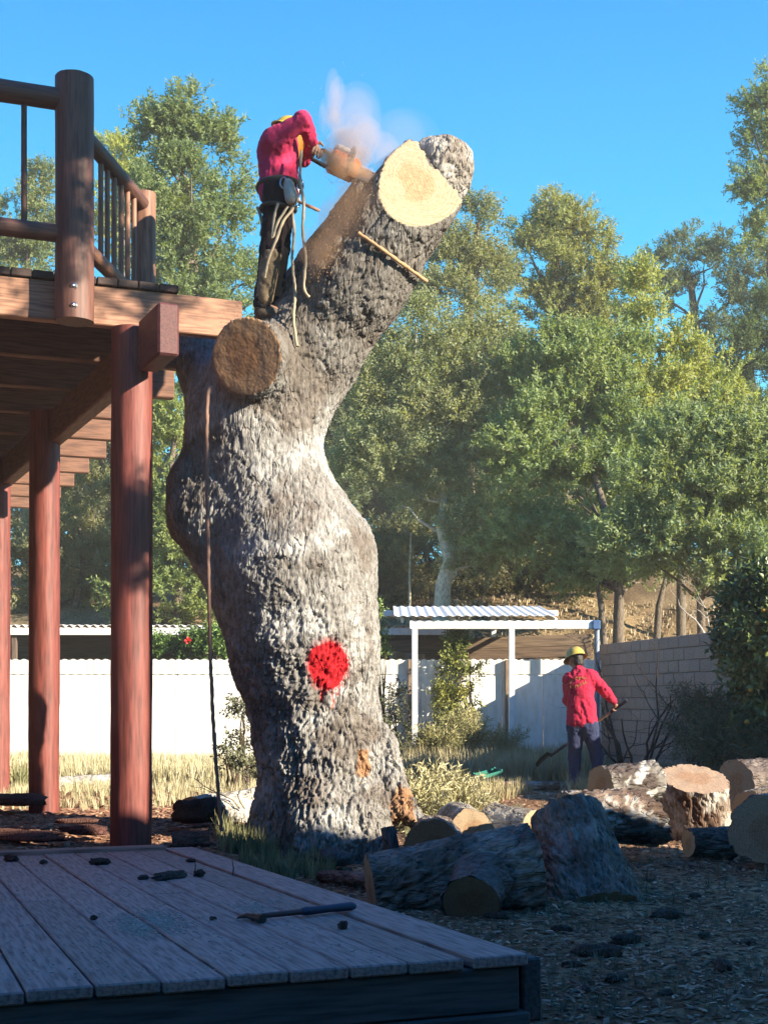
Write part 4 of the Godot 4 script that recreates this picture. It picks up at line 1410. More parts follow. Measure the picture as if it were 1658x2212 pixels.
# limbs from a stem to the puffs
func limbs(m: MB, stem: PackedVector3Array, r0: float, puffs: Array, seed: int, tone: Color) -> void:
	var nz := fnoise(FastNoiseLite.TYPE_SIMPLEX_SMOOTH, 3.0, seed, 2)
	var rad := PackedFloat32Array()
	for k in stem.size(): rad.append(r0 * (1.0 - 0.6 * k / (stem.size() - 1.0)))
	m.tube(stem, rad, 10, true, tone, r0 * 0.25, nz)
	var r := rng(seed)
	for p in puffs:
		var c: Vector3 = p[0]
		var k := 1
		for e in range(1, stem.size()):
			if stem[e].y < c.y - 0.4: k = e
		var a := stem[k]
		for q in 1:
			var e := c + rdir(r) * Vector3(p[1]) * 0.7
			var mid := a.lerp(e, 0.5) + rdir(r) * a.distance_to(e) * 0.13
			m.tube(PackedVector3Array([a, a.lerp(mid, 0.5) + rdir(r) * 0.1, mid, mid.lerp(e, 0.5) + rdir(r) * 0.12, e]), PackedFloat32Array([rad[k] * 0.45, rad[k] * 0.34, rad[k] * 0.25, rad[k] * 0.15, 0.012]), 6, false, tone)

var leaf_meshes := {}
func bg_tree(called: String, label: String, px_puffs: Array, stem_px: Array, stem_r: float, c0: Color, c1: Color, seed: int, o := {}) -> void:
	var t := thing(called, label, "tree", Vector3.ZERO, o.get("group", "trees on the slope behind the yard"))
	var puffs := []
	var dens: float = o.get("dens", 1.0)
	for q in px_puffs:
		var d: float = q[4]
		var rx: float = q[2] * 1.08 / F * d
		var ry: float = q[3] * 1.08 / F * d
		var rz := (rx + ry) * 0.3
		puffs.append([P(q[0], q[1], d), Vector3(rx, ry, rz), (rx * ry + rx * rz + ry * rz) * 8.6 * dens + 5.0])
	var xf := []
	var cols := PackedColorArray()
	# one leaf colour for the whole tree, with only the small differences in hue between leaves
	var green := (c0 * 2.1).lerp(c1 * 1.75, 0.62)
	crown(puffs, o.get("per", 20), o.get("clump", 0.42), o.get("size", Vector2(0.95, 1.5)), green * Color(0.94, 1.0, 1.02), green * Color(1.08, 1.03, 0.94), seed, xf, cols, o.get("gap", 0.0))
	var key: String = o.get("leaf", "oak")
	if not leaf_meshes.has(key):
		match key:
			"oak": leaf_meshes[key] = sprig(17, 0.27, 0.078, 0.042, 1)
			"fine": leaf_meshes[key] = sprig(20, 0.30, 0.072, 0.032, 2)
			"broad": leaf_meshes[key] = sprig(9, 0.26, 0.135, 0.08, 3)
	copies("crown", leaf_meshes[key], leaf_mat(Color.WHITE, 1.0, 0.5), xf, cols, t)
	var m := MB.new()
	for s in stem_px:
		var pts := PackedVector3Array()
		for q in s: pts.append(P(q[0], q[1], q[2]))
		pts[0].y = minf(pts[0].y, hgt(pts[0].x, pts[0].z) - 0.15)
		limbs(m, pts, stem_r * (1.0 if s == stem_px[0] else float(o.get("thin", 0.7))), puffs if s == stem_px[0] else [], seed + 3, o.get("bark", Color(0.20, 0.165, 0.13)))
	obj(m.mesh(), bark_mat(3.0), "trunk", t)

func build_background_trees() -> void:
	bg_tree("oak_tree", "tall dark green oak rising behind the deck railing and the climber", [[400, 245, 48, 50, 34], [345, 305, 62, 50, 34], [440, 335, 80, 70, 34.5], [375, 410, 100, 75, 34], [320, 470, 70, 80, 33.5], [480, 440, 60, 70, 34.5], [450, 530, 100, 80, 34], [360, 570, 90, 80, 34], [520, 560, 50, 80, 34.5], [420, 650, 110, 60, 34]],
		[[[440, 1290, 34], [430, 1000, 34], [400, 760, 34], [410, 560, 34], [400, 400, 34]]], 0.32, Color(0.060, 0.088, 0.040), Color(0.150, 0.185, 0.085), 201)
	bg_tree("oak_tree", "leafy young oak seen between red post and big trunk", [[395, 880, 55, 70, 31], [370, 960, 75, 80, 31], [420, 1040, 60, 70, 31], [360, 1120, 70, 60, 31.5], [400, 1240, 80, 70, 31], [370, 800, 60, 60, 31.5], [420, 1150, 60, 60, 31], [330, 1290, 80, 50, 31], [450, 1300, 50, 50, 31]],
		[[[380, 1370, 31], [390, 1200, 31], [370, 1000, 31], [390, 880, 31]]], 0.12, Color(0.065, 0.095, 0.035), Color(0.19, 0.22, 0.085), 202, {"gap": 0.15})
	bg_tree("scrub_oak", "thin brown-green scrub oak in the shade under the deck", [[190, 1080, 90, 70, 33], [140, 1180, 100, 80, 33], [230, 1200, 80, 80, 33], [180, 1290, 120, 50, 33], [60, 1250, 80, 80, 33]],
		[[[150, 1370, 33], [180, 1230, 33], [170, 1100, 33]], [[215, 1370, 33], [220, 1240, 33.2], [250, 1130, 33]]], 0.10, Color(0.085, 0.085, 0.05), Color(0.16, 0.16, 0.085), 203, {"dens": 0.9, "gap": 0.1})
	bg_tree("far_tree", "distant bushy tree seen through the balusters at the left edge", [[45, 480, 70, 55, 46], [95, 540, 60, 60, 46], [20, 570, 70, 60, 46], [105, 610, 60, 50, 46], [90, 400, 26, 40, 46]],
		[[[60, 900, 46], [60, 650, 46], [60, 520, 46]]], 0.25, Color(0.060, 0.085, 0.040), Color(0.16, 0.18, 0.08), 204, {"dens": 0.8, "gap": 0.1})
	bg_tree("far_tree", "yellow-green treetop peeping out between railing and tall oak", [[258, 335, 30, 40, 48], [262, 420, 42, 55, 48], [250, 500, 50, 60, 48]],
		[[[262, 800, 48], [262, 520, 48], [260, 380, 48]]], 0.2, Color(0.12, 0.15, 0.04), Color(0.26, 0.27, 0.07), 205)
	bg_tree("slender_tree", "slender grey-green tree standing close behind the leaning limb", [[1033, 480, 26, 48, 38], [1005, 560, 58, 62, 38], [1060, 600, 58, 66, 38], [955, 650, 62, 62, 37.5], [1040, 690, 80, 60, 37.5], [975, 560, 40, 50, 38]],
		[[[1010, 1200, 38], [1015, 850, 38], [1015, 650, 38], [1032, 480, 38]]], 0.2, Color(0.095, 0.105, 0.060), Color(0.185, 0.195, 0.105), 206, {"leaf": "fine", "gap": 0.08})
	bg_tree("tall_tree", "tall tree with a ragged yellowish top in the middle of the skyline", [[1182, 455, 30, 40, 42], [1150, 500, 44, 40, 42], [1225, 490, 50, 45, 42], [1280, 520, 45, 50, 42], [1175, 570, 80, 60, 42], [1265, 610, 80, 65, 42], [1325, 640, 45, 65, 42], [1200, 680, 80, 60, 42], [1290, 700, 70, 60, 42]],
		[[[1220, 1100, 42], [1225, 850, 42], [1210, 650, 42], [1190, 500, 42]]], 0.28, Color(0.070, 0.090, 0.032), Color(0.23, 0.23, 0.095), 207, {"gap": 0.12})
	bg_tree("oak_tree", "big olive-grey oak with one pale leaning trunk right of the felled tree", [[900, 740, 85, 80, 31], [990, 760, 100, 90, 31.5], [1085, 780, 80, 80, 31.5], [870, 850, 100, 90, 31], [1040, 880, 120, 95, 31], [950, 940, 110, 85, 30.5], [815, 930, 70, 80, 31], [885, 1040, 95, 60, 30.5], [1010, 1050, 90, 70, 30.5], [840, 1110, 60, 40, 30.5], [1030, 1150, 65, 60, 30], [1035, 1200, 45, 40, 30], [790, 1010, 55, 70, 31]],
		[[[948, 1335, 30], [958, 1262, 30], [972, 1212, 30], [956, 1150, 30.2], [958, 1085, 30.4], [945, 1000, 30.6]], [[885, 1330, 32], [884, 1250, 32], [887, 1150, 32]]], 0.20, Color(0.095, 0.112, 0.060), Color(0.205, 0.215, 0.125), 208, {"leaf": "fine", "bark": Color(0.56, 0.51, 0.38), "gap": 0.1, "thin": 0.2})
	bg_tree("oak_tree", "broad green oak in the centre right whose upper edge turns yellow", [[1180, 800, 95, 85, 30], [1270, 790, 95, 80, 30.5], [1350, 820, 80, 80, 30.5], [1240, 900, 120, 90, 30], [1130, 960, 90, 80, 29.5], [1340, 950, 100, 90, 30], [1190, 1050, 110, 90, 29.5], [1290, 1060, 95, 80, 29.5], [1120, 1150, 70, 60, 29], [1200, 1180, 80, 60, 29], [1260, 1210, 70, 45, 29], [1350, 1200, 70, 45, 29], [1420, 1215, 60, 40, 29.5], [1390, 1130, 60, 60, 30], [1300, 1235, 50, 30, 28.6]],
		[[[1332, 1395, 28.5], [1336, 1280, 28.6], [1320, 1150, 29], [1270, 980, 29.6], [1250, 850, 30]], [[1312, 1395, 28.3], [1298, 1310, 28.4], [1285, 1240, 28.6]], [[1412, 1385, 28.6], [1422, 1310, 28.6], [1438, 1240, 28.8]]], 0.13, Color(0.075, 0.105, 0.045), Color(0.175, 0.215, 0.095), 209, {"gap": 0.06})
	bg_tree("yellow_tree", "yellow-green tree with sunlit leaves against the blue gap on the right", [[1420, 700, 45, 45, 31], [1450, 770, 75, 60, 31], [1500, 830, 70, 60, 31], [1420, 860, 80, 70, 30.5], [1385, 640, 20, 40, 31.5], [1550, 900, 50, 50, 31]],
		[[[1470, 1350, 30.5], [1470, 1100, 31], [1450, 850, 31]]], 0.12, Color(0.11, 0.135, 0.045), Color(0.25, 0.255, 0.09), 210, {"dens": 1.0})
	bg_tree("oak_tree", "bright green low-hanging oak on the right above the block wall", [[1490, 960, 100, 75, 27], [1590, 990, 85, 80, 27], [1430, 1060, 90, 75, 26.8], [1540, 1090, 110, 85, 26.6], [1640, 1110, 80, 90, 26.6], [1400, 1150, 80, 60, 26.6], [1480, 1180, 90, 60, 26.4], [1600, 1200, 80, 60, 26], [1350, 1190, 60, 50, 27], [1690, 1000, 80, 100, 27], [1560, 1250, 60, 30, 26]],
		[[[1518, 1385, 27], [1512, 1300, 27], [1525, 1180, 27], [1530, 1000, 27]], [[1600, 1385, 27], [1595, 1280, 27]]], 0.10, Color(0.072, 0.098, 0.045), Color(0.185, 0.222, 0.115), 211, {"gap": 0.06})
	bg_tree("far_tree", "bluish distant tree filling the gap below the tall right-hand tree", [[1440, 580, 52, 48, 50], [1500, 540, 52, 48, 50], [1460, 640, 52, 40, 50], [1540, 600, 60, 60, 50], [1600, 540, 60, 60, 49], [1640, 630, 70, 80, 49], [1580, 700, 80, 60, 49]],
		[[[1530, 1050, 50], [1525, 850, 50], [1500, 700, 50], [1490, 600, 50]]], 0.25, Color(0.050, 0.072, 0.050), Color(0.115, 0.14, 0.085), 212, {"dens": 0.55, "gap": 0.16})
	bg_tree("dark_tree", "dark green tree in the gap at the right picture edge", [[1600, 780, 80, 60, 44], [1660, 720, 70, 80, 44], [1640, 860, 80, 60, 44], [1560, 840, 60, 50, 44]],
		[[[1620, 1100, 44], [1620, 900, 44], [1620, 780, 44]]], 0.25, Color(0.030, 0.055, 0.030), Color(0.085, 0.12, 0.05), 213)
	bg_tree("tall_tree", "tall airy tree entering at the upper right corner", [[1648, 190, 24, 50, 41], [1632, 250, 36, 50, 41], [1655, 320, 46, 60, 41], [1625, 390, 40, 45, 41], [1660, 440, 50, 60, 41], [1700, 300, 60, 120, 41], [1620, 500, 60, 40, 41]],
		[[[1680, 1100, 41], [1680, 700, 41], [1672, 420, 41], [1650, 200, 41]]], 0.22, Color(0.065, 0.095, 0.045), Color(0.16, 0.19, 0.085), 214, {"dens": 0.42, "gap": 0.2})
	for q in [["dry_brush", "brown scrub on the shaded slope behind the cover's left half", [[840, 1270, 70, 45, 33], [1090, 1290, 70, 40, 33], [930, 1290, 80, 30, 33.5], [1010, 1260, 60, 45, 34]], 215], ["dry_brush", "dull scrub on the slope at the far left under the deck", [[60, 1330, 90, 35, 34], [250, 1345, 90, 30, 34]], 216]]:
		bg_tree(q[0], q[1], q[2], [[[q[2][0][0], q[2][0][1] + 60, q[2][0][4]], [q[2][0][0], q[2][0][1], q[2][0][4]]]], 0.05, Color(0.06, 0.055, 0.03), Color(0.11, 0.10, 0.05), q[3], {"leaf": "fine", "dens": 0.6, "group": "scrub on the slope"})
	bg_tree("undergrowth", "dark scrubby undergrowth on the shaded slope behind the patio cover", [[820, 1250, 70, 60, 34], [900, 1240, 70, 60, 35], [990, 1225, 80, 70, 36], [1080, 1240, 80, 60, 34], [1160, 1260, 60, 45, 33.5], [1230, 1250, 50, 45, 33], [1290, 1240, 50, 40, 33], [780, 1200, 60, 60, 35], [1140, 1190, 70, 60, 35], [860, 1180, 70, 60, 36], [960, 1160, 90, 70, 38], [1080, 1170, 80, 70, 37], [1220, 1240, 60, 50, 36]],
		[[[900, 1330, 34], [900, 1250, 34]], [[1080, 1330, 34], [1080, 1240, 34]]], 0.06, Color(0.06, 0.065, 0.035), Color(0.12, 0.12, 0.06), 217, {"gap": 0.0, "dens": 1.0, "group": "scrub on the slope"})
	bg_tree("far_tree", "far dark tree filling the gap between the slender tree and the olive oak", [[760, 850, 90, 100, 52], [730, 960, 80, 90, 52], [720, 1080, 80, 90, 51], [850, 900, 90, 100, 52], [930, 860, 90, 110, 53], [800, 1010, 100, 90, 52], [900, 1030, 90, 90, 52], [1010, 950, 90, 110, 53], [850, 1110, 100, 70, 51], [970, 1100, 100, 80, 51]],
		[[[850, 1250, 52], [850, 950, 52]]], 0.3, Color(0.05, 0.065, 0.04), Color(0.12, 0.14, 0.075), 218, {"dens": 0.8, "size": Vector2(1.5, 2.3)})
	bg_tree("far_tree", "far dark tree behind the middle of the right-hand crowns", [[1100, 860, 90, 100, 54], [1190, 900, 90, 110, 54], [1280, 880, 90, 110, 54], [1120, 1030, 100, 90, 54], [1240, 1050, 100, 90, 54], [1370, 920, 90, 110, 54], [1100, 1120, 100, 70, 53], [1220, 1140, 100, 70, 53], [1350, 1060, 90, 90, 54]],
		[[[1200, 1250, 54], [1200, 950, 54]]], 0.3, Color(0.05, 0.065, 0.04), Color(0.12, 0.14, 0.075), 219, {"dens": 0.75, "size": Vector2(1.5, 2.3)})
	bg_tree("far_tree", "far dark tree behind the low oak at the right edge", [[1450, 960, 90, 100, 55], [1540, 960, 90, 110, 55], [1630, 980, 90, 110, 55], [1480, 1090, 100, 80, 55], [1600, 1110, 100, 80, 55]],
		[[[1540, 1250, 55], [1540, 1000, 55]]], 0.3, Color(0.045, 0.065, 0.04), Color(0.11, 0.14, 0.07), 220, {"dens": 0.7, "size": Vector2(1.5, 2.3)})
	bg_tree("far_tree", "far dark tree seen low between the red posts of the deck", [[120, 980, 90, 90, 50], [220, 1010, 90, 90, 50], [330, 1020, 90, 90, 50], [150, 1130, 110, 80, 50], [300, 1150, 110, 80, 50], [30, 1080, 90, 90, 50]],
		[[[200, 1300, 50], [200, 1050, 50]]], 0.3, Color(0.05, 0.06, 0.035), Color(0.11, 0.12, 0.06), 221, {"dens": 0.85, "size": Vector2(1.5, 2.3)})
	# outside the picture: the street tree whose branches dapple deck and posts
	var t := thing("street_tree", "tree beside the house, out of the picture on the right, dappling the deck posts", "tree")
	var puffs := [[Vector3(4.35, 7.95, -5.95), Vector3(0.95, 1.0, 0.75), 80], [Vector3(3.9, 9.0, -5.5), Vector3(1.3, 0.7, 1.0), 70], [Vector3(4.75, 5.35, -6.15), Vector3(0.5, 0.13, 0.25), 7]]
	var xf := []
	var cols := PackedColorArray()
	crown(puffs, 22, 0.28, Vector2(0.7, 1.1), Color(0.07, 0.1, 0.04), Color(0.15, 0.19, 0.07), 230, xf, cols)
	copies("crown", leaf_meshes["oak"], leaf_mat(Color.WHITE, 0.4, 0.5), xf, cols, t)
	var m := MB.new()
	limbs(m, PackedVector3Array([Vector3(3.55, -0.2, -6.95), Vector3(3.6, 2.0, -6.9), Vector3(3.75, 4.2, -6.8), Vector3(4.2, 6.6, -6.6)]), 0.13, puffs, 231, Color(0.2, 0.16, 0.12))
	obj(m.mesh(), bark_mat(3.0), "trunk", t)

func blade_tuft(n: int, h: float, w: float, seed: int) -> ArrayMesh:
	var m := MB.new()
	var r := rng(seed)
	for k in n:
		var a := r.randf() * TAU
		var dir := Vector3(cos(a), 0, sin(a))
		var s := Vector3(-sin(a), 0, cos(a)) * w
		var hh := h * r.randf_range(0.55, 1.0)
		var lean := r.randf_range(0.05, 0.55)
		var o := dir * r.randf() * 0.05
		var p1 := o + Vector3(0, hh * 0.55, 0) + dir * hh * lean * 0.35
		var p2 := o + Vector3(0, hh, 0) * (1.0 - lean * 0.3) + dir * hh * lean
		var q := [m.vert(o - s), m.vert(o + s), m.vert(p1 + s * 0.7), m.vert(p1 - s * 0.7), m.vert(p2)]
		m.quad(q[0], q[1], q[2], q[3])
		m.tri(q[3], q[2], q[4])
	return m.mesh()

# tufts over an area given in layout columns and depths
func meadow(called: String, label: String, areas: Array, mesh: Mesh, c0: Color, c1: Color, seed: int) -> void:
	var r := rng(seed)
	var xf := []
	var cols := PackedColorArray()
	var nz := fnoise(FastNoiseLite.TYPE_SIMPLEX_SMOOTH, 0.9, seed, 2)
	for a in areas:       # [x0, x1, d0, d1, count, size]
		for k in int(a[4]):
			var d := lerpf(a[2], a[3], r.randf())
			var x: float = (lerpf(a[0], a[1], r.randf()) - CX) / F * d
			var f := nz.get_noise_2d(x, d)
			if f < r.randf_range(-0.6, -0.05): continue
			xf.append(turned(r, Vector3(r.randf_range(-0.2, 0.2), 1, r.randf_range(-0.2, 0.2)).normalized(), a[5] * r.randf_range(0.6, 1.3), Vector3(x, hgt(x, -d) - 0.01, -d)))
			cols.append(c0.lerp(c1, r.randf()) * r.randf_range(0.8, 1.15))
	var i := copies(called, mesh, leaf_mat(Color.WHITE, 0.3, 0.7), xf, cols, null)
	tag(i, label, "grass", "", "stuff")

func shrub(called: String, label: String, category: String, px_puffs: Array, leafm: Mesh, c0: Color, c1: Color, seed: int, o := {}) -> Node3D:
	var t := thing(called, label, category, Vector3.ZERO, o.get("group", ""))
	var puffs := []
	for q in px_puffs:
		var d: float = q[4]
		var rx: float = q[2] / F * d
		var ry: float = q[3] / F * d
		puffs.append([P(q[0], q[1], d), Vector3(rx, ry, minf(rx, ry) * float(o.get("deep", 1.0))), q[5]])
	var xf := []
	var cols := PackedColorArray()
	crown(puffs, o.get("per", 10), o.get("clump", 0.12), o.get("size", Vector2(0.7, 1.2)), c0, c1, seed, xf, cols, o.get("gap", -0.3), o.get("rise", 0.4))
	copies("leaves", leafm, leaf_mat(Color.WHITE, 0.35, o.get("rough", 0.5)), xf, cols, t)
	var m := MB.new()
	var r := rng(seed)
	var stem: Array = o.get("stem", [])
	for p in puffs:
		var c: Vector3 = p[0]
		for k in 4:
			var foot := Vector3(c.x + r.randf_range(-0.15, 0.15), hgt(c.x, c.z) - 0.03, c.z + r.randf_range(-0.1, 0.1))
			if stem.size(): foot = P(stem[0] + r.randf_range(-6, 6), stem[1], stem[2])
			var e := c + rdir(r) * Vector3(p[1]) * 0.8
			m.tube(PackedVector3Array([foot, foot.lerp(e, 0.4) + rdir(r) * 0.05, foot.lerp(e, 0.75) + rdir(r) * 0.05, e]), PackedFloat32Array([0.02, 0.014, 0.01, 0.004]), 5, false, Color(0.14, 0.105, 0.075))
	obj(m.mesh(), bark_mat(6.0), "stems", t)
	return t

func bare_twigs(called: String, label: String, foot: Vector3, height: float, spread: float, n: int, seed: int, tone: Color, r0 := 0.014) -> void:
	var m := MB.new()
	var r := rng(seed)
	var stack := []
	for k in n:
		var a := r.randf() * TAU
		stack.append([foot + Vector3(cos(a), 0, sin(a)) * 0.1, Vector3(cos(a) * spread, height * r.randf_range(0.7, 1.1), sin(a) * spread * 0.6), r0, 0])
	while stack.size():
		var s = stack.pop_back()
		var p: Vector3 = s[0]
		var dir: Vector3 = s[1]
		var pts := PackedVector3Array([p])
		var rad := PackedFloat32Array([s[2]])
		for q in 5:
			p += dir * 0.2 + rdir(r) * dir.length() * 0.07
			dir += rdir(r) * dir.length() * 0.22
			pts.append(p)
			rad.append(s[2] * (1.0 - 0.14 * (q + 1)))
			if s[3] < 3 and q > 0 and r.randf() < 0.7:
				stack.append([p, (dir.normalized() + rdir(r) * 0.9).normalized() * dir.length() * r.randf_range(0.35, 0.6), rad[-1] * 0.6, s[3] + 1])
		m.tube(pts, rad, 5, false, tone)
	var o := obj(m.mesh(), bark_mat(6.0), called)
	tag(o, label, "shrub")

func build_plants() -> void:
	var big := sprig(9, 0.20, 0.095, 0.052, 11, 0.003)
	var small := sprig(10, 0.16, 0.05, 0.028, 12, 0.002)
	var feather := sprig(22, 0.30, 0.085, 0.014, 13, 0.003)
	shrub("citrus_bush", "dark glossy citrus bush overhanging the block wall at the right edge", "bush", [[1622, 1385, 58, 66, 17.6, 34], [1652, 1480, 58, 90, 17.5, 44], [1596, 1318, 42, 45, 17.8, 16], [1640, 1290, 50, 60, 17.6, 24], [1690, 1400, 80, 120, 17.3, 60], [1640, 1575, 46, 50, 17.4, 22], [1578, 1420, 20, 34, 17.8, 6]], big, Color(0.065, 0.10, 0.035), Color(0.20, 0.25, 0.08), 301, {"per": 12, "clump": 0.16, "rough": 0.32, "stem": [1650, 1700, 17.6]})
	var fr := lathem(PackedVector2Array([Vector2(0.001, 0.034), Vector2(0.018, 0.03), Vector2(0.031, 0.014), Vector2(0.034, 0), Vector2(0.03, -0.016), Vector2(0.016, -0.03), Vector2(0.001, -0.034)]), 14)
	var citrus := plain(lin(0.62, 0.38, 0.03), 0.45, 8.0, 0.3)
	var cb := get_node("citrus_bush")
	for q in [[1648, 1318, 17.0], [1612, 1560, 17.0], [1590, 1350, 17.5], [1634, 1345, 17.0], [1620, 1490, 17.0]]:
		obj(fr, citrus, "fruit", cb, Transform3D(Basis.IDENTITY, P(q[0], q[1], q[2])))
	shrub("feathery_shrub", "low feathery blue-green shrub at the foot of the block wall", "shrub", [[1525, 1570, 50, 45, 18.0, 26], [1580, 1600, 60, 45, 17.6, 30], [1510, 1625, 50, 34, 17.6, 16], [1480, 1550, 26, 36, 18.4, 7], [1645, 1620, 60, 50, 17.2, 26]], feather, Color(0.07, 0.10, 0.06), Color(0.16, 0.20, 0.11), 302, {"per": 9, "clump": 0.18})
	bare_twigs("dead_shrub", "leafless dead shrub of crooked dark twigs before the block wall", Vector3(3.5, 0.0, -18.6), 1.25, 0.55, 9, 303, Color(0.075, 0.058, 0.05), 0.026)
	bare_twigs("dead_shrub", "white dead branches poking up beyond the top of the block wall", P(1535, 1375, 25.5), 0.75, 0.4, 4, 304, Color(0.62, 0.58, 0.52), 0.022)
	bare_twigs("dead_shrub", "pale bare twig low down left of the big trunk", P(535, 1745, 11.6), 0.35, 0.35, 4, 305, Color(0.36, 0.31, 0.25), 0.008)
	shrub("climbing_vine", "yellow-green vine climbing the white fence between the cover posts", "vine", [[985, 1400, 16, 24, 24.75, 12], [972, 1450, 14, 30, 24.75, 8], [1012, 1450, 14, 30, 24.75, 6], [962, 1510, 20, 26, 24.7, 14], [1010, 1510, 14, 20, 24.75, 6], [975, 1560, 30, 26, 24.6, 18]], small, Color(0.13, 0.16, 0.03), Color(0.32, 0.31, 0.08), 306, {"per": 8, "clump": 0.12, "size": Vector2(1.0, 1.6), "deep": 0.3})
	shrub("sapling", "sparse dark-leaved sapling against the fence right of the big trunk", "shrub", [[855, 1510, 26, 34, 24.6, 12], [858, 1580, 30, 40, 24.6, 16], [850, 1630, 34, 24, 24.5, 12]], small, Color(0.06, 0.07, 0.035), Color(0.16, 0.16, 0.09), 307, {"per": 6, "clump": 0.12, "size": Vector2(0.8, 1.3)})
	shrub("sapling", "thin sparse plant left of the big trunk in front of the white fence", "shrub", [[520, 1560, 18, 34, 16, 7], [505, 1620, 26, 30, 16, 9], [535, 1660, 26, 30, 15.6, 12]], small, Color(0.07, 0.085, 0.045), Color(0.2, 0.2, 0.12), 308, {"per": 6, "clump": 0.09})
	shrub("weeds", "bright green and straw weeds under the patio cover by the fence shade", "weeds", [[990, 1600, 46, 24, 22.8, 34], [940, 1625, 50, 22, 22, 28], [1075, 1622, 50, 18, 22.5, 14], [1015, 1578, 22, 20, 23.4, 12]], feather, Color(0.19, 0.19, 0.07), Color(0.40, 0.35, 0.17), 309, {"per": 7, "clump": 0.16, "rise": 1.0})
	shrub("flowering_shrub", "green shrub with a red bloom below the long roof edge left of the trunk", "shrub", [[425, 1395, 60, 20, 26.4, 40], [465, 1390, 40, 22, 26.3, 30], [340, 1400, 50, 16, 26.5, 20]], small, Color(0.06, 0.12, 0.025), Color(0.16, 0.27, 0.06), 310, {"per": 9, "clump": 0.14, "size": Vector2(1.0, 1.6)})
	var bl := MB.new()
	var r := rng(9)
	for k in 16: leaf(bl, Vector3.ZERO, rdir(r), rdir(r), 0.09, 0.06)
	obj(bl.mesh(), leaf_mat(lin(0.55, 0.03, 0.03), 0.3), "bloom", get_node("flowering_shrub"), Transform3D(Basis.IDENTITY, P(405, 1384, 26.0)))
	shrub("creeper", "bright green creeper right of the trunk at the left end of the cover", "vine", [[821, 1385, 12, 22, 24.8, 9], [815, 1330, 10, 26, 24.85, 7], [826, 1420, 10, 14, 24.8, 5]], small, Color(0.09, 0.15, 0.03), Color(0.22, 0.29, 0.07), 311, {"per": 7, "clump": 0.10, "size": Vector2(0.9, 1.4)})
	shrub("brush_pile", "heap of cut pale-green brush on the ground right of the trunk", "brush", [[930, 1728, 55, 11, 13.6, 34], [985, 1738, 40, 9, 13.3, 22], [890, 1742, 36, 10, 12.8, 18], [925, 1765, 36, 9, 12.2, 16]], feather, Color(0.24, 0.23, 0.11), Color(0.46, 0.42, 0.24), 312, {"per": 7, "clump": 0.08, "rise": 0.1})
	var tuft := blade_tuft(11, 0.34, 0.006, 21)
	meadow("dry_grass", "dry straw-coloured grass along the foot of the white fence", [[-60, 560, 19.0, 24.8, 3400, 0.85], [-60, 560, 13.0, 19.0, 1500, 0.45], [560, 900, 20.0, 24.6, 700, 1.0]], tuft, Color(0.38, 0.34, 0.19), Color(0.56, 0.51, 0.34), 321)
	meadow("slope_litter", "pale dead leaves and dry stalks covering the slope beyond the block wall", [[760, 1700, 26.4, 33.0, 4200, 0.42]], blade_tuft(7, 0.3, 0.03, 22), Color(0.20, 0.14, 0.085), Color(0.60, 0.50, 0.33), 325)
	meadow("weed_grass", "grey-green weeds and dry stalks along the shaded right half of the fence", [[880, 1300, 19.5, 24.7, 2600, 1.25], [1230, 1520, 15.5, 20.5, 900, 0.8], [900, 1150, 15.5, 18.5, 500, 0.6]], tuft, Color(0.25, 0.22, 0.11), Color(0.50, 0.42, 0.24), 322)
	meadow("green_grass", "green grass tufts round the foot of the trunk and the platform's back edge", [[470, 600, 9.6, 10.6, 200, 0.62], [520, 720, 8.9, 9.8, 190, 0.5], [880, 960, 11.0, 13.0, 120, 0.5], [20, 60, 17, 19, 60, 1.0]], tuft, Color(0.10, 0.115, 0.05), Color(0.30, 0.28, 0.14), 323)
	meadow("thin_grass", "thin dry grass between the wood chips of the yard", [[620, 1658, 5.0, 9.0, 900, 0.22], [900, 1658, 8.5, 15.0, 700, 0.3]], tuft, Color(0.15, 0.135, 0.085), Color(0.33, 0.28, 0.19), 324)

# =============================================================== people
func cloth_mat(c: Color, rough := 0.85) -> StandardMaterial3D:
	var key := "cloth%s" % c
	if mats.has(key): return mats[key]
	var m := StandardMaterial3D.new()
	m.albedo_color = c
	m.albedo_texture = tex.mottle
	m.uv1_triplanar = true
	m.uv1_scale = Vector3.ONE * 5.0
	m.roughness = rough
	m.metallic_specular = 0.25
	m.rim_enabled = true
	m.rim = 0.2
	m.normal_enabled = true
	m.normal_texture = tex.fine_normal
	m.normal_scale = 0.4
	mats[key] = m
	return m

func folds(b: Blob, amp: float, seed: int) -> void:
	var nz := fnoise(FastNoiseLite.TYPE_SIMPLEX_SMOOTH, 4.2, seed, 3)
	nz.domain_warp_enabled = true
	nz.domain_warp_amplitude = 0.15
	nz.domain_warp_frequency = 3.0
	var n := b.normals()
	for k in b.v.size():
		var p := b.v[k]
		var f := 1.0 - absf(nz.get_noise_3d(p.x * 1.2, p.y * 0.8 + p.x * 0.6, p.z * 1.2)) * 3.0
		b.v[k] = p + n[k] * amp * clampf(f, -0.6, 1.0)

func blob_obj(b: Blob, cell: float, mat: Material, called: String, parent: Node, amp := 0.0, seed := 1) -> MeshInstance3D:
	b.nets(cell)
	if amp > 0.0: folds(b, amp, seed)
	return obj(b.part(PackedByteArray(), 0, b.normals()), mat, called, parent)

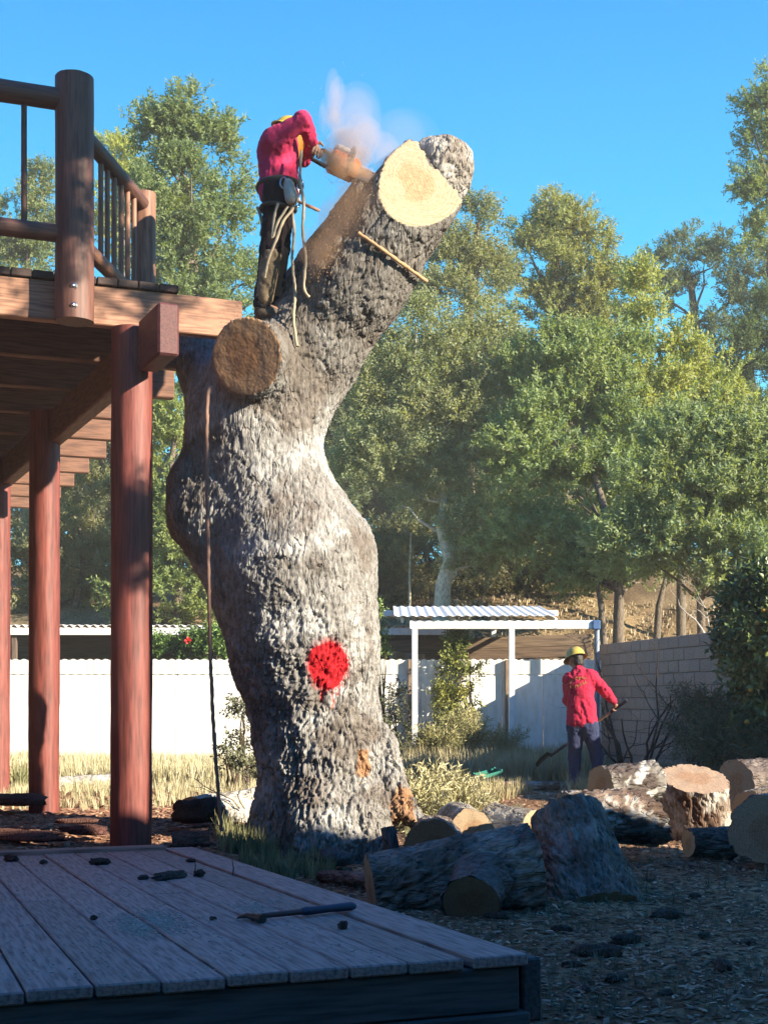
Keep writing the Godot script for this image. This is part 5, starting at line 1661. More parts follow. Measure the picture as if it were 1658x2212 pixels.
# a hand closed round a bar: palm on the wrist's side, four fingers curling over, the thumb against them
func grip(b: Blob, wrist: Vector3, at: Vector3, along: Vector3, bar: float) -> void:
	along = along.normalized()
	var to := wrist - at
	to = (to - along * to.dot(along)).normalized()
	var side := along.cross(to)
	b.bone(wrist, at + to * (bar + 0.022), 0.027, 0.022, 0.02)
	b.bone(at + to * (bar + 0.018) - along * 0.028, at + to * (bar + 0.018) + along * 0.030, 0.017, 0.016, 0.015)
	var lens := [0.92, 1.0, 0.97, 0.80]
	for f in 4:
		var o := at + along * (0.034 - 0.0215 * f)
		var prev := o + (to * cos(0.35) + side * sin(0.35)) * (bar + 0.017)
		for k in 3:
			var a: float = 0.35 + lens[f] * [1.0, 1.9, 2.6][k]
			var q: Vector3 = o + (to * cos(a) + side * sin(a)) * (bar + 0.010)
			b.bone(prev, q, [0.0098, 0.009, 0.0083][k], [0.009, 0.0083, 0.0072][k], 0.004)
			prev = q
	var tb := at + to * (bar + 0.02) + along * 0.038
	var t1 := at + (to * cos(-0.9) + side * sin(-0.9)) * (bar + 0.013) + along * 0.046
	var t2 := at + (to * cos(-1.9) + side * sin(-1.9)) * (bar + 0.011) + along * 0.030
	b.bone(tb, t1, 0.0125, 0.0105, 0.008)
	b.bone(t1, t2, 0.0105, 0.0085, 0.004)

func head_blob(b: Blob, c: Vector3, fwd: Vector3, up: Vector3) -> void:
	fwd = fwd.normalized()
	var r := fwd.cross(up).normalized()
	up = r.cross(fwd)
	b.bone(c + up * 0.028 - fwd * 0.018, c + up * 0.022 + fwd * 0.020, 0.086, 0.078, 0.02)
	b.bone(c - up * 0.02 + fwd * 0.015, c - up * 0.078 + fwd * 0.048, 0.062, 0.036, 0.04)        # jaw and chin
	b.bone(c + fwd * 0.088 + up * 0.018, c + fwd * 0.108 - up * 0.022, 0.010, 0.014, 0.018)      # nose
	b.bone(c + fwd * 0.076 + up * 0.030 - r * 0.036, c + fwd * 0.076 + up * 0.030 + r * 0.036, 0.013, 0.013, 0.02)   # brow
	b.bone(c + fwd * 0.080 - up * 0.052 - r * 0.018, c + fwd * 0.080 - up * 0.052 + r * 0.018, 0.009, 0.009, 0.01)   # mouth
	for s in [-1.0, 1.0]:
		b.bone(c + r * s * 0.082 - up * 0.022 - fwd * 0.012, c + r * s * 0.088 + up * 0.018 - fwd * 0.018, 0.012, 0.015, 0.012)
		b.bone(c + fwd * 0.066 - up * 0.018 + r * s * 0.036, c + fwd * 0.060 - up * 0.022 + r * s * 0.044, 0.022, 0.022, 0.02)   # cheek

func helmet(c: Vector3, fwd: Vector3, up: Vector3, parent: Node, mat: Material) -> MeshInstance3D:
	fwd = (fwd - up * fwd.dot(up)).normalized()
	var rows := PackedVector2Array()
	for k in 13:
		var a := PI / 2.0 * k / 12.0
		rows.append(Vector2(0.128 * sin(a) + 0.0005, 0.122 * cos(a) + 0.028))
	rows.append(Vector2(0.131, 0.012))
	rows.append(Vector2(0.150, 0.000))
	rows.append(Vector2(0.151, -0.004))
	rows.append(Vector2(0.126, 0.006))
	for k in range(1, 8):
		var a := PI / 2.0 * (1.0 - k / 7.0)
		rows.append(Vector2(0.122 * sin(a) + 0.0005, 0.116 * cos(a) + 0.026))
	var m := MB.new()
	var seg := 30
	for k in rows.size():
		for s in seg:
			var a := TAU * s / seg
			var q := rows[k].x
			var dir := Vector3(cos(a), 0, sin(a))
			var p := Vector3(dir.x * q * 0.93, rows[k].y, dir.z * q * 1.10)
			if k >= 13 and k <= 15: p.z -= 0.035 * maxf(0.0, -dir.z)       # peak
			if absf(dir.x) < 0.16 and k > 0 and k < 12: p.y += 0.007       # crest ridge
			m.vert(p)
	for k in rows.size() - 1:
		for s in seg:
			var a := k * seg + s
			var b := k * seg + (s + 1) % seg
			m.quad(a, b, b + seg, a + seg)
	var z := -fwd
	return obj(m.mesh(), mat, "helmet", parent, Transform3D(Basis(up.cross(z).normalized(), up.normalized(), z), c + up * 0.02))

# j: joints; the body is one surface, clothes lie over it
func person(called: String, label: String, j: Dictionary, shirt: Material, pants: Material, hat: Material, boots: Material, seed: int) -> Node3D:
	var t := thing(called, label, "person")
	var b := Blob.new()
	var S := Blob.new()
	var T := Blob.new()
	var up: Vector3 = (j.neck - j.pelvis).normalized()
	var mid: Vector3 = (j.shl + j.shr) * 0.5
	b.bone(j.pelvis, j.waist, 0.085, 0.078, 0.06); b.bone(j.waist, j.chest, 0.078, 0.098, 0.06)
	b.bone(j.shl.lerp(mid, 0.25), j.shr.lerp(mid, 0.25), 0.060, 0.060, 0.06)
	b.bone(mid, j.neck, 0.075, 0.055, 0.05); b.bone(j.neck, j.head, 0.052, 0.05, 0.03)
	var side: Vector3 = (j.shr - j.shl).normalized() * 0.055
	S.bone(j.pelvis - side, j.waist - side, 0.136, 0.112, 0.05); S.bone(j.pelvis + side, j.waist + side, 0.136, 0.112, 0.05)
	S.bone(j.waist - side, j.chest - side * 1.2, 0.108, 0.120, 0.06); S.bone(j.waist + side, j.chest + side * 1.2, 0.108, 0.120, 0.06)
	S.bone(j.chest, mid, 0.132, 0.105, 0.06); S.bone(j.pelvis, j.chest, 0.118, 0.125, 0.05)
	S.bone(j.shl.lerp(mid, 0.22), j.shr.lerp(mid, 0.22), 0.083, 0.083, 0.08)
	S.bone(mid, j.neck, 0.088, 0.070, 0.04)
	for s in ["l", "r"]:
		var sh: Vector3 = j["sh" + s]; var el: Vector3 = j["el" + s]; var wr: Vector3 = j["wr" + s]
		b.bone(sh, el, 0.052, 0.042, 0.04); b.bone(el, wr, 0.041, 0.029, 0.02)
		S.bone(sh, el, 0.075, 0.060, 0.06); S.bone(el, wr.lerp(el, 0.04), 0.060, 0.042, 0.03)
		S.cut(wr.lerp(el, 0.03), (wr - el), 0.09)
		var hp: Vector3 = j["hip" + s]; var kn: Vector3 = j["kn" + s]; var an: Vector3 = j["an" + s]; var toe: Vector3 = j["toe" + s]
		b.bone(hp, kn, 0.082, 0.056, 0.06); b.bone(kn, an, 0.054, 0.038, 0.03); b.bone(an, toe, 0.04, 0.03, 0.02)
		T.bone(j.pelvis, hp, 0.110, 0.106, 0.06)
		T.bone(hp, kn, 0.108, 0.076, 0.06); T.bone(kn, an, 0.075, 0.068, 0.04)
		T.cut(an + (an - kn).normalized() * 0.01, an - kn, 0.14)
		var B := Blob.new()
		var sole := Vector3(0, -0.028, 0)
		B.bone(an + (kn - an).normalized() * 0.10, an + sole, 0.057, 0.052, 0.03)
		B.bone(an + sole * 1.5, an.lerp(toe, 0.5) + sole * 1.1, 0.050, 0.050, 0.03)
		B.bone(an.lerp(toe, 0.5) + sole * 1.1, toe + sole, 0.049, 0.040, 0.03)
		blob_obj(B, 0.011, boots, "boot", t, 0.003, seed + 5)
	S.cut(j.pelvis - up * 0.10, -up, 0.30)
	T.bone(j.pelvis, j.pelvis + up * 0.03, 0.112, 0.108, 0.05)
	var skin := plain(lin(0.36, 0.20, 0.13), 0.6, 6.0, 0.2)
	b.nets(0.014)
	# head and hands at a finer grain join the body's surface
	var m := MB.new()
	var app := func(q: Blob) -> void:
		var n := q.normals()
		var f := m.v.size()
		for k in q.v.size():
			m.vert(q.v[k]); m.n.append(n[k])
		for k in q.t.size() / 3: m.tri(f + q.t[k * 3], f + q.t[k * 3 + 1], f + q.t[k * 3 + 2])
	app.call(b)
	var h := Blob.new()
	head_blob(h, j.head, j.face, j.headup)
	h.bone(j.neck, j.head - (j.headup as Vector3) * 0.03, 0.052, 0.05, 0.02)
	h.nets(0.006)
	app.call(h)
	for g in j.grips:
		var hb := Blob.new()
		grip(hb, g[0], g[1], g[2], g[3])
		hb.nets(0.0042)
		app.call(hb)
	obj(m.mesh(), skin, "body", t)
	blob_obj(S, 0.012, shirt, "shirt", t, 0.013, seed)
	blob_obj(T, 0.012, pants, "trousers", t, 0.009, seed + 1)
	helmet(j.head + (j.headup as Vector3) * 0.012, j.face, j.headup, t, hat)
	# dark hair below the helmet
	var hr := Blob.new()
	var f: Vector3 = (j.face as Vector3).normalized()
	var hu: Vector3 = (j.headup as Vector3).normalized()
	hr.bone(j.head - f * 0.035 + hu * 0.02, j.head - f * 0.05 - hu * 0.05, 0.082, 0.060, 0.03)
	var hm := blob_obj(hr, 0.008, plain(lin(0.02, 0.014, 0.01), 0.6, 20.0, 0.8), "hair", t, 0.006, seed + 2)
	return t

func build_worker() -> void:
	const D := 17.2
	var J := func(x: float, y: float, dz := 0.0) -> Vector3: return P(x, y, D + dz)
	var h1: Vector3 = J.call(1331, 1529, 0.22)
	var tip: Vector3 = J.call(1180, 1638, 0.75)
	var h2 := h1.lerp(tip, 0.42)
	var sd := (tip - h1).normalized()
	var j := {
		"pelvis": J.call(1256, 1556, 0.0), "waist": J.call(1254, 1528, 0.0), "chest": J.call(1252, 1486, 0.03), "neck": J.call(1249, 1449, 0.06), "head": J.call(1243, 1427, 0.13),
		"face": Vector3(-0.42, -0.42, -0.8), "headup": Vector3(-0.12, 0.92, -0.36).normalized(),
		"shl": J.call(1229, 1467, 0.06), "shr": J.call(1278, 1462, 0.0), "ell": J.call(1226, 1512, 0.22), "elr": J.call(1307, 1494, 0.0),
		"wrl": h2 + Vector3(-0.05, 0.07, 0.05), "wrr": h1 + Vector3(-0.035, 0.06, 0.05),
		"hipl": J.call(1243, 1568, 0.02), "hipr": J.call(1271, 1568, -0.02), "knl": J.call(1240, 1635, 0.06), "knr": J.call(1288, 1632, 0.0),
		"anl": J.call(1240, 1694, 0.0), "anr": J.call(1294, 1692, -0.12), "toel": J.call(1232, 1697, 0.17), "toer": J.call(1300, 1697, 0.05),
		"grips": [],
	}
	j.grips = [[j.wrr, h1, sd, 0.017], [j.wrl, h2, -sd, 0.017]]
	var t := person("person", "person seen from behind in red shirt, blue jeans and yellow hard hat, working a shovel", j, cloth_mat(lin(0.60, 0.03, 0.08)), cloth_mat(lin(0.05, 0.06, 0.13)), plain(lin(0.68, 0.52, 0.10), 0.4, 6.0, 0.1), plain(lin(0.05, 0.035, 0.025), 0.7, 8.0, 0.4), 401)
	# the yellowish print across the back of the shirt: two short arched lines of unreadable lettering
	var pr := MB.new()
	var r := rng(12)
	var shirt: MeshInstance3D = t.get_node("shirt")
	var vs: PackedVector3Array = shirt.mesh.surface_get_arrays(0)[Mesh.ARRAY_VERTEX]
	var ns: PackedVector3Array = shirt.mesh.surface_get_arrays(0)[Mesh.ARRAY_NORMAL]
	for line in 2:
		for k in 8:
			var c := P(1226 + k * 5.4, 1478 - k * 1.9 + line * 10.0 - 6.0 * sin(k / 7.0 * PI) * (1 - line), D - 0.12)
			for s in 2:
				var q := c + Vector3(r.randf_range(-0.012, 0.012), r.randf_range(-0.012, 0.012), 0)
				var best := -1
				var bd := 1e9
				for e in vs.size():
					if ns[e].z < 0.3: continue
					var dd := Vector2(vs[e].x - q.x, vs[e].y - q.y).length_squared()
					if dd < bd: bd = dd; best = e
				var n := ns[best]
				var o := vs[best] + n * 0.004
				var a := n.cross(Vector3(0.3 if s else 1.0, 1.0 if s else 0.1, 0)).normalized()
				pr.box(Vector3(0.034, 0.011, 0.004), o, Basis(a, n.cross(a), n), 0.001)
	obj(pr.mesh(), plain(lin(0.50, 0.17, 0.05), 0.8, 9.0, 0.1), "shirt_print", t)
	# shovel
	var sh := thing("shovel", "long-handled shovel with tan handle and dark blade in the ground worker's hands", "shovel")
	obj(tubem(PackedVector3Array([h1 - sd * 0.16, h1.lerp(tip, 0.5), tip - sd * 0.18]), even(0.0165, 3), 12), wood(lin(0.48, 0.28, 0.13), 0.5, "y", 4.0), "handle", sh)
	obj(tubem(PackedVector3Array([h1 - sd * 0.17, h1 + sd * 0.10]), even(0.021, 2), 12), plain(lin(0.025, 0.025, 0.03), 0.6), "hand_grip", sh)
	obj(tubem(PackedVector3Array([tip - sd * 0.34, tip - sd * 0.06]), PackedFloat32Array([0.021, 0.024]), 12), plain(lin(0.06, 0.055, 0.055), 0.5), "socket", sh)
	var bl := MB.new()
	var bx := sd.cross(Vector3.UP).normalized()
	var bn := bx.cross(sd).normalized()
	for side in 2:
		for k in 7:
			for e in 7:
				var u := e / 6.0 * 2.0 - 1.0
				var v := k / 6.0
				var w := 0.105 * sqrt(maxf(0.02, 1.0 - pow(maxf(0.0, v - 0.35) / 0.66, 2.0)))
				bl.vert(tip + sd * (-0.10 + 0.28 * v) + bx * u * w + bn * (0.03 * u * u + 0.012 - 0.03 * v * v - (0.004 if side else 0.0)))
	for k in 6:
		for e in 6:
			var a := k * 7 + e
			bl.quad(a, a + 1, a + 8, a + 7)
			bl.quad(49 + a, 49 + a + 7, 49 + a + 8, 49 + a + 1)
	obj(bl.mesh(), plain(lin(0.07, 0.06, 0.06), 0.45, 5.0, 0.3, 0.6), "blade", sh)

func build_climber() -> void:
	const D := 10.15
	var J := func(x: float, y: float, dz := 0.0) -> Vector3: return P(x, y, D + dz)
	var rear: Vector3 = J.call(682, 332, -0.08)      # rear handle of the saw
	var front: Vector3 = J.call(690, 322, 0.12)
	var bar_to: Vector3 = J.call(792, 382, 0.02)
	var dir := (bar_to - rear).normalized()
	var j := {
		"pelvis": J.call(603, 412, 0.0), "waist": J.call(601, 380, 0.0), "chest": J.call(600, 330, 0.0), "neck": J.call(609, 306, 0.05), "head": J.call(620, 301, 0.13),
		"face": Vector3(0.74, -0.62, -0.15), "headup": Vector3(0.52, 0.80, -0.18).normalized(),
		"shl": J.call(618, 308, 0.20), "shr": J.call(592, 304, -0.17), "ell": J.call(652, 340, 0.24), "elr": J.call(654, 262, -0.22),
		"wrl": front + Vector3(-0.06, 0.045, 0.0), "wrr": rear + Vector3(-0.02, 0.075, -0.0),
		"hipl": J.call(608, 420, 0.10), "hipr": J.call(600, 420, -0.10), "knl": J.call(602, 535, 0.16), "knr": J.call(586, 540, -0.10),
		"anl": J.call(590, 655, 0.16), "anr": J.call(566, 664, -0.06), "toel": J.call(624, 668, 0.14), "toer": J.call(604, 674, -0.08),
		"grips": [],
	}
	j.grips = [[j.wrr, rear, dir, 0.018], [j.wrl, front, Vector3(0.2, 0.1, 1).normalized(), 0.015]]
	var t := person("person", "tree climber in bright red shirt and yellow helmet standing on the sawn stub, elbow raised", j, cloth_mat(lin(0.70, 0.045, 0.14)), cloth_mat(lin(0.022, 0.016, 0.020)), plain(lin(0.80, 0.56, 0.04), 0.35, 6.0, 0.1), plain(lin(0.10, 0.07, 0.045), 0.75, 8.0, 0.5), 421)
	# ear muff and face screen
	var f: Vector3 = (j.face as Vector3).normalized()
	var hu: Vector3 = j.headup
	var rt := f.cross(hu).normalized()
	var c: Vector3 = j.head
	var orange := plain(lin(0.80, 0.24, 0.02), 0.4, 6.0, 0.1)
	for s in [-1.0, 1.0]:
		obj(lathem(PackedVector2Array([Vector2(0.001, 0.030), Vector2(0.030, 0.026), Vector2(0.038, 0.012), Vector2(0.040, 0.0), Vector2(0.036, -0.012), Vector2(0.001, -0.012)]), 18), orange, "ear_muff", t, Transform3D(Basis(f, rt * s, f.cross(rt * s)), c + rt * s * 0.098 - hu * 0.01 + f * 0.01))
	var vs := MB.new()
	for side in 2:
		for k in 5:
			for e in 11:
				var a := (e / 10.0 - 0.5) * 2.2
				vs.vert(c + (f * cos(a) + rt * sin(a)) * (0.150 + (0.003 if side == 0 else 0.0)) + hu * (0.045 - 0.038 * k))
	for k in 4:
		for e in 10:
			var a := k * 11 + e
			vs.quad(a, a + 1, a + 12, a + 11)
			vs.quad(55 + a, 55 + a + 11, 55 + a + 12, 55 + a + 1)
	obj(vs.mesh(), plain(lin(0.85, 0.36, 0.06), 0.4, 6.0, 0.0), "face_screen", t)
	# harness: belt, leg loops, pale buckles, pouch, tan gaiters
	var web := cloth_mat(lin(0.10, 0.085, 0.075))
	var pale := cloth_mat(lin(0.62, 0.58, 0.50))
	var belt := func(mid: Vector3, axis: Vector3, r: float, w: float, mat: Material, called: String) -> void:
		var x := axis.cross(Vector3(0.2, 0.1, 1)).normalized()
		var z := x.cross(axis)
		var pts := PackedVector3Array()
		for k in 29: pts.append(mid + (x * cos(TAU * k / 28.0) * r * 1.0 + z * sin(TAU * k / 28.0) * r * 1.28))
		obj(tubem(pts, even(w, 29), 8, false), mat, called, t)
	belt.call(j.pelvis + Vector3(0, 0.02, 0), Vector3.UP, 0.155, 0.024, web, "harness_belt")
	belt.call((j.hipr as Vector3).lerp(j.knr, 0.28), (j.knr - j.hipr).normalized(), 0.112, 0.016, web, "leg_loop")
	belt.call((j.hipl as Vector3).lerp(j.knl, 0.28), (j.knl - j.hipl).normalized(), 0.112, 0.016, web, "leg_loop")
	var rb := Blob.new()
	rb.bone(J.call(622, 398, -0.22), J.call(630, 428, -0.24), 0.038, 0.046, 0.02)
	blob_obj(rb, 0.009, pale, "pouch", t, 0.006, 9)
	for q in [[612, 395, -0.25], [638, 418, -0.2], [648, 400, -0.12], [640, 436, -0.2]]:
		var m: Vector3 = J.call(q[0], q[1], q[2])
		var pts := PackedVector3Array()
		for k in 13: pts.append(m + Vector3(cos(TAU * k / 12.0) * 0.024, sin(TAU * k / 12.0) * 0.042, 0.01 * sin(TAU * k / 6.0)))
		obj(tubem(pts, even(0.0065, 13), 6, false), plain(lin(0.7, 0.7, 0.72), 0.3, 5.0, 0.0, 1.0), "carabiner", t)
	for s in ["l", "r"]:
		var g := Blob.new()
		var kn: Vector3 = j["kn" + s]
		var an: Vector3 = j["an" + s]
		g.bone(kn.lerp(an, 0.12) + Vector3(0.01, 0, 0.028), kn.lerp(an, 0.85) + Vector3(0.008, 0, 0.026), 0.066, 0.058, 0.03)
		blob_obj(g, 0.010, cloth_mat(lin(0.30, 0.22, 0.14)), "gaiter", t, 0.012, 31)
	# chainsaw
	var o := thing("chainsaw", "orange chainsaw in the climber's hands cutting into the leaning limb", "chainsaw", rear + dir * 0.20)
	var up := Vector3(0, 1, 0)
	o.transform = frame(dir, up, rear + dir * 0.22)
	var body := MB.new()
	body.box(Vector3(0.24, 0.15, 0.17), Vector3.ZERO, Basis.IDENTITY, 0.03)
	obj(body.mesh(), plain(lin(0.80, 0.20, 0.02), 0.4, 5.0, 0.1), "engine_housing", o)
	var top := MB.new()
	top.box(Vector3(0.17, 0.06, 0.14), Vector3(-0.02, 0.095, 0), Basis.IDENTITY, 0.022)
	obj(top.mesh(), plain(lin(0.75, 0.72, 0.66), 0.5, 5.0, 0.1), "top_cover", o)
	var blk := plain(lin(0.03, 0.03, 0.03), 0.6)
	obj(tubem(PackedVector3Array([Vector3(-0.11, 0.03, 0), Vector3(-0.17, 0.05, 0), Vector3(-0.24, 0.01, 0), Vector3(-0.23, -0.05, 0), Vector3(-0.12, -0.06, 0)]), even(0.017, 5), 10), blk, "rear_handle", o)
	obj(tubem(PackedVector3Array([Vector3(0.04, -0.07, 0.09), Vector3(0.04, 0.08, 0.11), Vector3(0.03, 0.14, 0.06), Vector3(0.03, 0.14, -0.06), Vector3(0.04, 0.06, -0.11)]), even(0.013, 5), 10), blk, "front_handle", o)
	var bar := MB.new()
	var n := 20
	for side in 2:
		for k in n:
			var a := TAU * k / n
			bar.vert(Vector3(0.12 + 0.24 + 0.205 * clampf(cos(a) * 1.35, -1, 1) + 0.03 * cos(a), 0.042 * clampf(sin(a) * 1.6, -1, 1), 0.004 if side == 0 else -0.004))
	for k in n - 2:
		bar.tri(0, k + 1, k + 2)
		bar.tri(n, n + k + 2, n + k + 1)
	for k in n: bar.quad(k, n + k, n + (k + 1) % n, (k + 1) % n)
	obj(bar.mesh(), plain(lin(0.45, 0.45, 0.46), 0.35, 5.0, 0.1, 0.9), "guide_bar", o)
	var ch := PackedVector3Array()
	for k in n + 1:
		var a := TAU * k / n
		ch.append(Vector3(0.12 + 0.24 + 0.21 * clampf(cos(a) * 1.35, -1, 1) + 0.03 * cos(a), 0.047 * clampf(sin(a) * 1.6, -1, 1), 0))
	obj(tubem(ch, even(0.006, n + 1), 6, false), blk, "chain", o)

# =============================================================== ropes
func rope(called: String, label: String, px: Array, r: float, c: Color, group := "") -> Node3D:
	var curve := Curve3D.new()
	var pts := []
	for q in px: pts.append(P(q[0], q[1], q[2] if not q[2] is Vector3 else -q[2].z))
	for k in pts.size():
		var tan := Vector3.ZERO
		if k > 0 and k < pts.size() - 1: tan = (pts[k + 1] - pts[k - 1]) / 6.0
		curve.add_point(pts[k], -tan, tan)
	var bp := curve.tessellate_even_length(5, 0.025)
	var m := MB.new()
	var nz := fnoise(FastNoiseLite.TYPE_SIMPLEX_SMOOTH, 20.0, 3, 1)
	m.tube(bp, even(r, bp.size()), 9, true, Color.WHITE, r * 0.35, nz)
	var o := obj(m.mesh(), plain(c, 0.9, 30.0, 0.8), called)
	tag(o, label, "rope", group)
	return o

func build_ropes() -> void:
	var buff := lin(0.52, 0.43, 0.30)
	rope("rope", "buff rope hanging from the climber's belt down to the fork of the oak", [[628, 440, 9.96], [635, 500, 9.94], [631, 560, 9.95], [637, 630, 9.93], [634, 690, 9.9], [642, 748, 9.86]], 0.0115, buff)
	rope("rope", "buff rope from the climber's chest past the hip to the limb's dark ridge", [[651, 326, 9.9], [648, 390, 9.86], [656, 440, 9.86], [654, 500, 9.88], [660, 560, 9.86], [656, 620, 9.88], [668, 642, 9.9]], 0.011, buff)
	rope("rope", "loop of pale rope slung from belt to knee in front of the climber", [[622, 446, 9.88], [600, 480, 9.86], [588, 515, 9.86], [592, 470, 9.87], [600, 440, 9.9]], 0.010, buff)
	rope("rope", "slack rope strand trailing from the belt along the climber's shin", [[640, 444, 9.9], [612, 478, 9.88], [596, 520, 9.86], [580, 560, 9.88], [572, 600, 9.9]], 0.0105, buff)
	rope("rope", "thin rope end sticking out behind the climber's hip", [[556, 448, 10.1], [562, 466, 10.08], [566, 490, 10.06], [564, 510, 10.06]], 0.012, buff)
	rope("rope", "short lanyard from the belt towards the orange dust", [[636, 430, 9.95], [668, 446, 9.95], [690, 455, 10.0]], 0.012, lin(0.40, 0.22, 0.15))
	rope("lanyard", "taut orange-tan lanyard wrapped round the leaning limb below its fresh cut", [[774, 504, on_oak(774, 504, 0.03)], [800, 522, on_oak(800, 522, 0.03)], [835, 546, on_oak(835, 546, 0.03)], [870, 571, on_oak(870, 571, 0.03)], [898, 591, on_oak(898, 591, 0.03)], [914, 603, on_oak(910, 600, 0.03)], [920, 607, 10.25]], 0.014, lin(0.60, 0.36, 0.19))
	rope("rope", "long brown rope hanging straight down the left side of the oak trunk", [[462, 836, 9.62], [449, 858, 9.55], [447, 1000, 9.5], [450, 1200, 9.5], [456, 1450, 9.52], [466, 1640, 9.56], [479, 1795, 9.62]], 0.0135, lin(0.34, 0.20, 0.145))

# =============================================================== small things
func scrap(called: String, label: String, at: Vector3, size: Vector3, yaw: float, seed: int, c: Color, cat := "bark scrap", group := "") -> Node3D:
	var m := MB.new()
	var nz := fnoise(FastNoiseLite.TYPE_SIMPLEX_SMOOTH, 1.3, seed, 3)
	var nu := 16
	var nv := 9
	for k in nv + 1:
		for s in nu:
			var th := PI * k / nv
			var a := TAU * s / nu
			var d := Vector3(sin(th) * cos(a), cos(th), sin(th) * sin(a))
			d.x = signf(d.x) * pow(absf(d.x), 0.7)
			var q := d * (1.0 + 0.5 * nz.get_noise_3dv(d * 1.2) + 0.2 * nz.get_noise_3dv(d * 4.0))
			m.vert(Vector3(q.x * size.x, maxf(q.y, -0.75) * size.y + size.y * 0.7, q.z * size.z) * 0.5, Vector2.ZERO, c * (1.0 + 0.5 * nz.get_noise_3dv(d * 3.0)))
	for k in nv:
		for s in nu:
			var a := k * nu + s
			var b := k * nu + (s + 1) % nu
			m.quad(a, b, b + nu, a + nu)
	var o := obj(m.mesh(), bark_mat(8.0), called, null, Transform3D(Basis(Vector3.UP, yaw), at))
	tag(o, label, cat, group)
	return o

func on_ground(x: float, y: float) -> Vector3:
	var d := EYE * F / (y - HZ)
	var p := P(x, y, d)
	for k in 3:
		d = (EYE - hgt(p.x, p.z)) * F / (y - HZ)
		p = P(x, y, d)
	return p

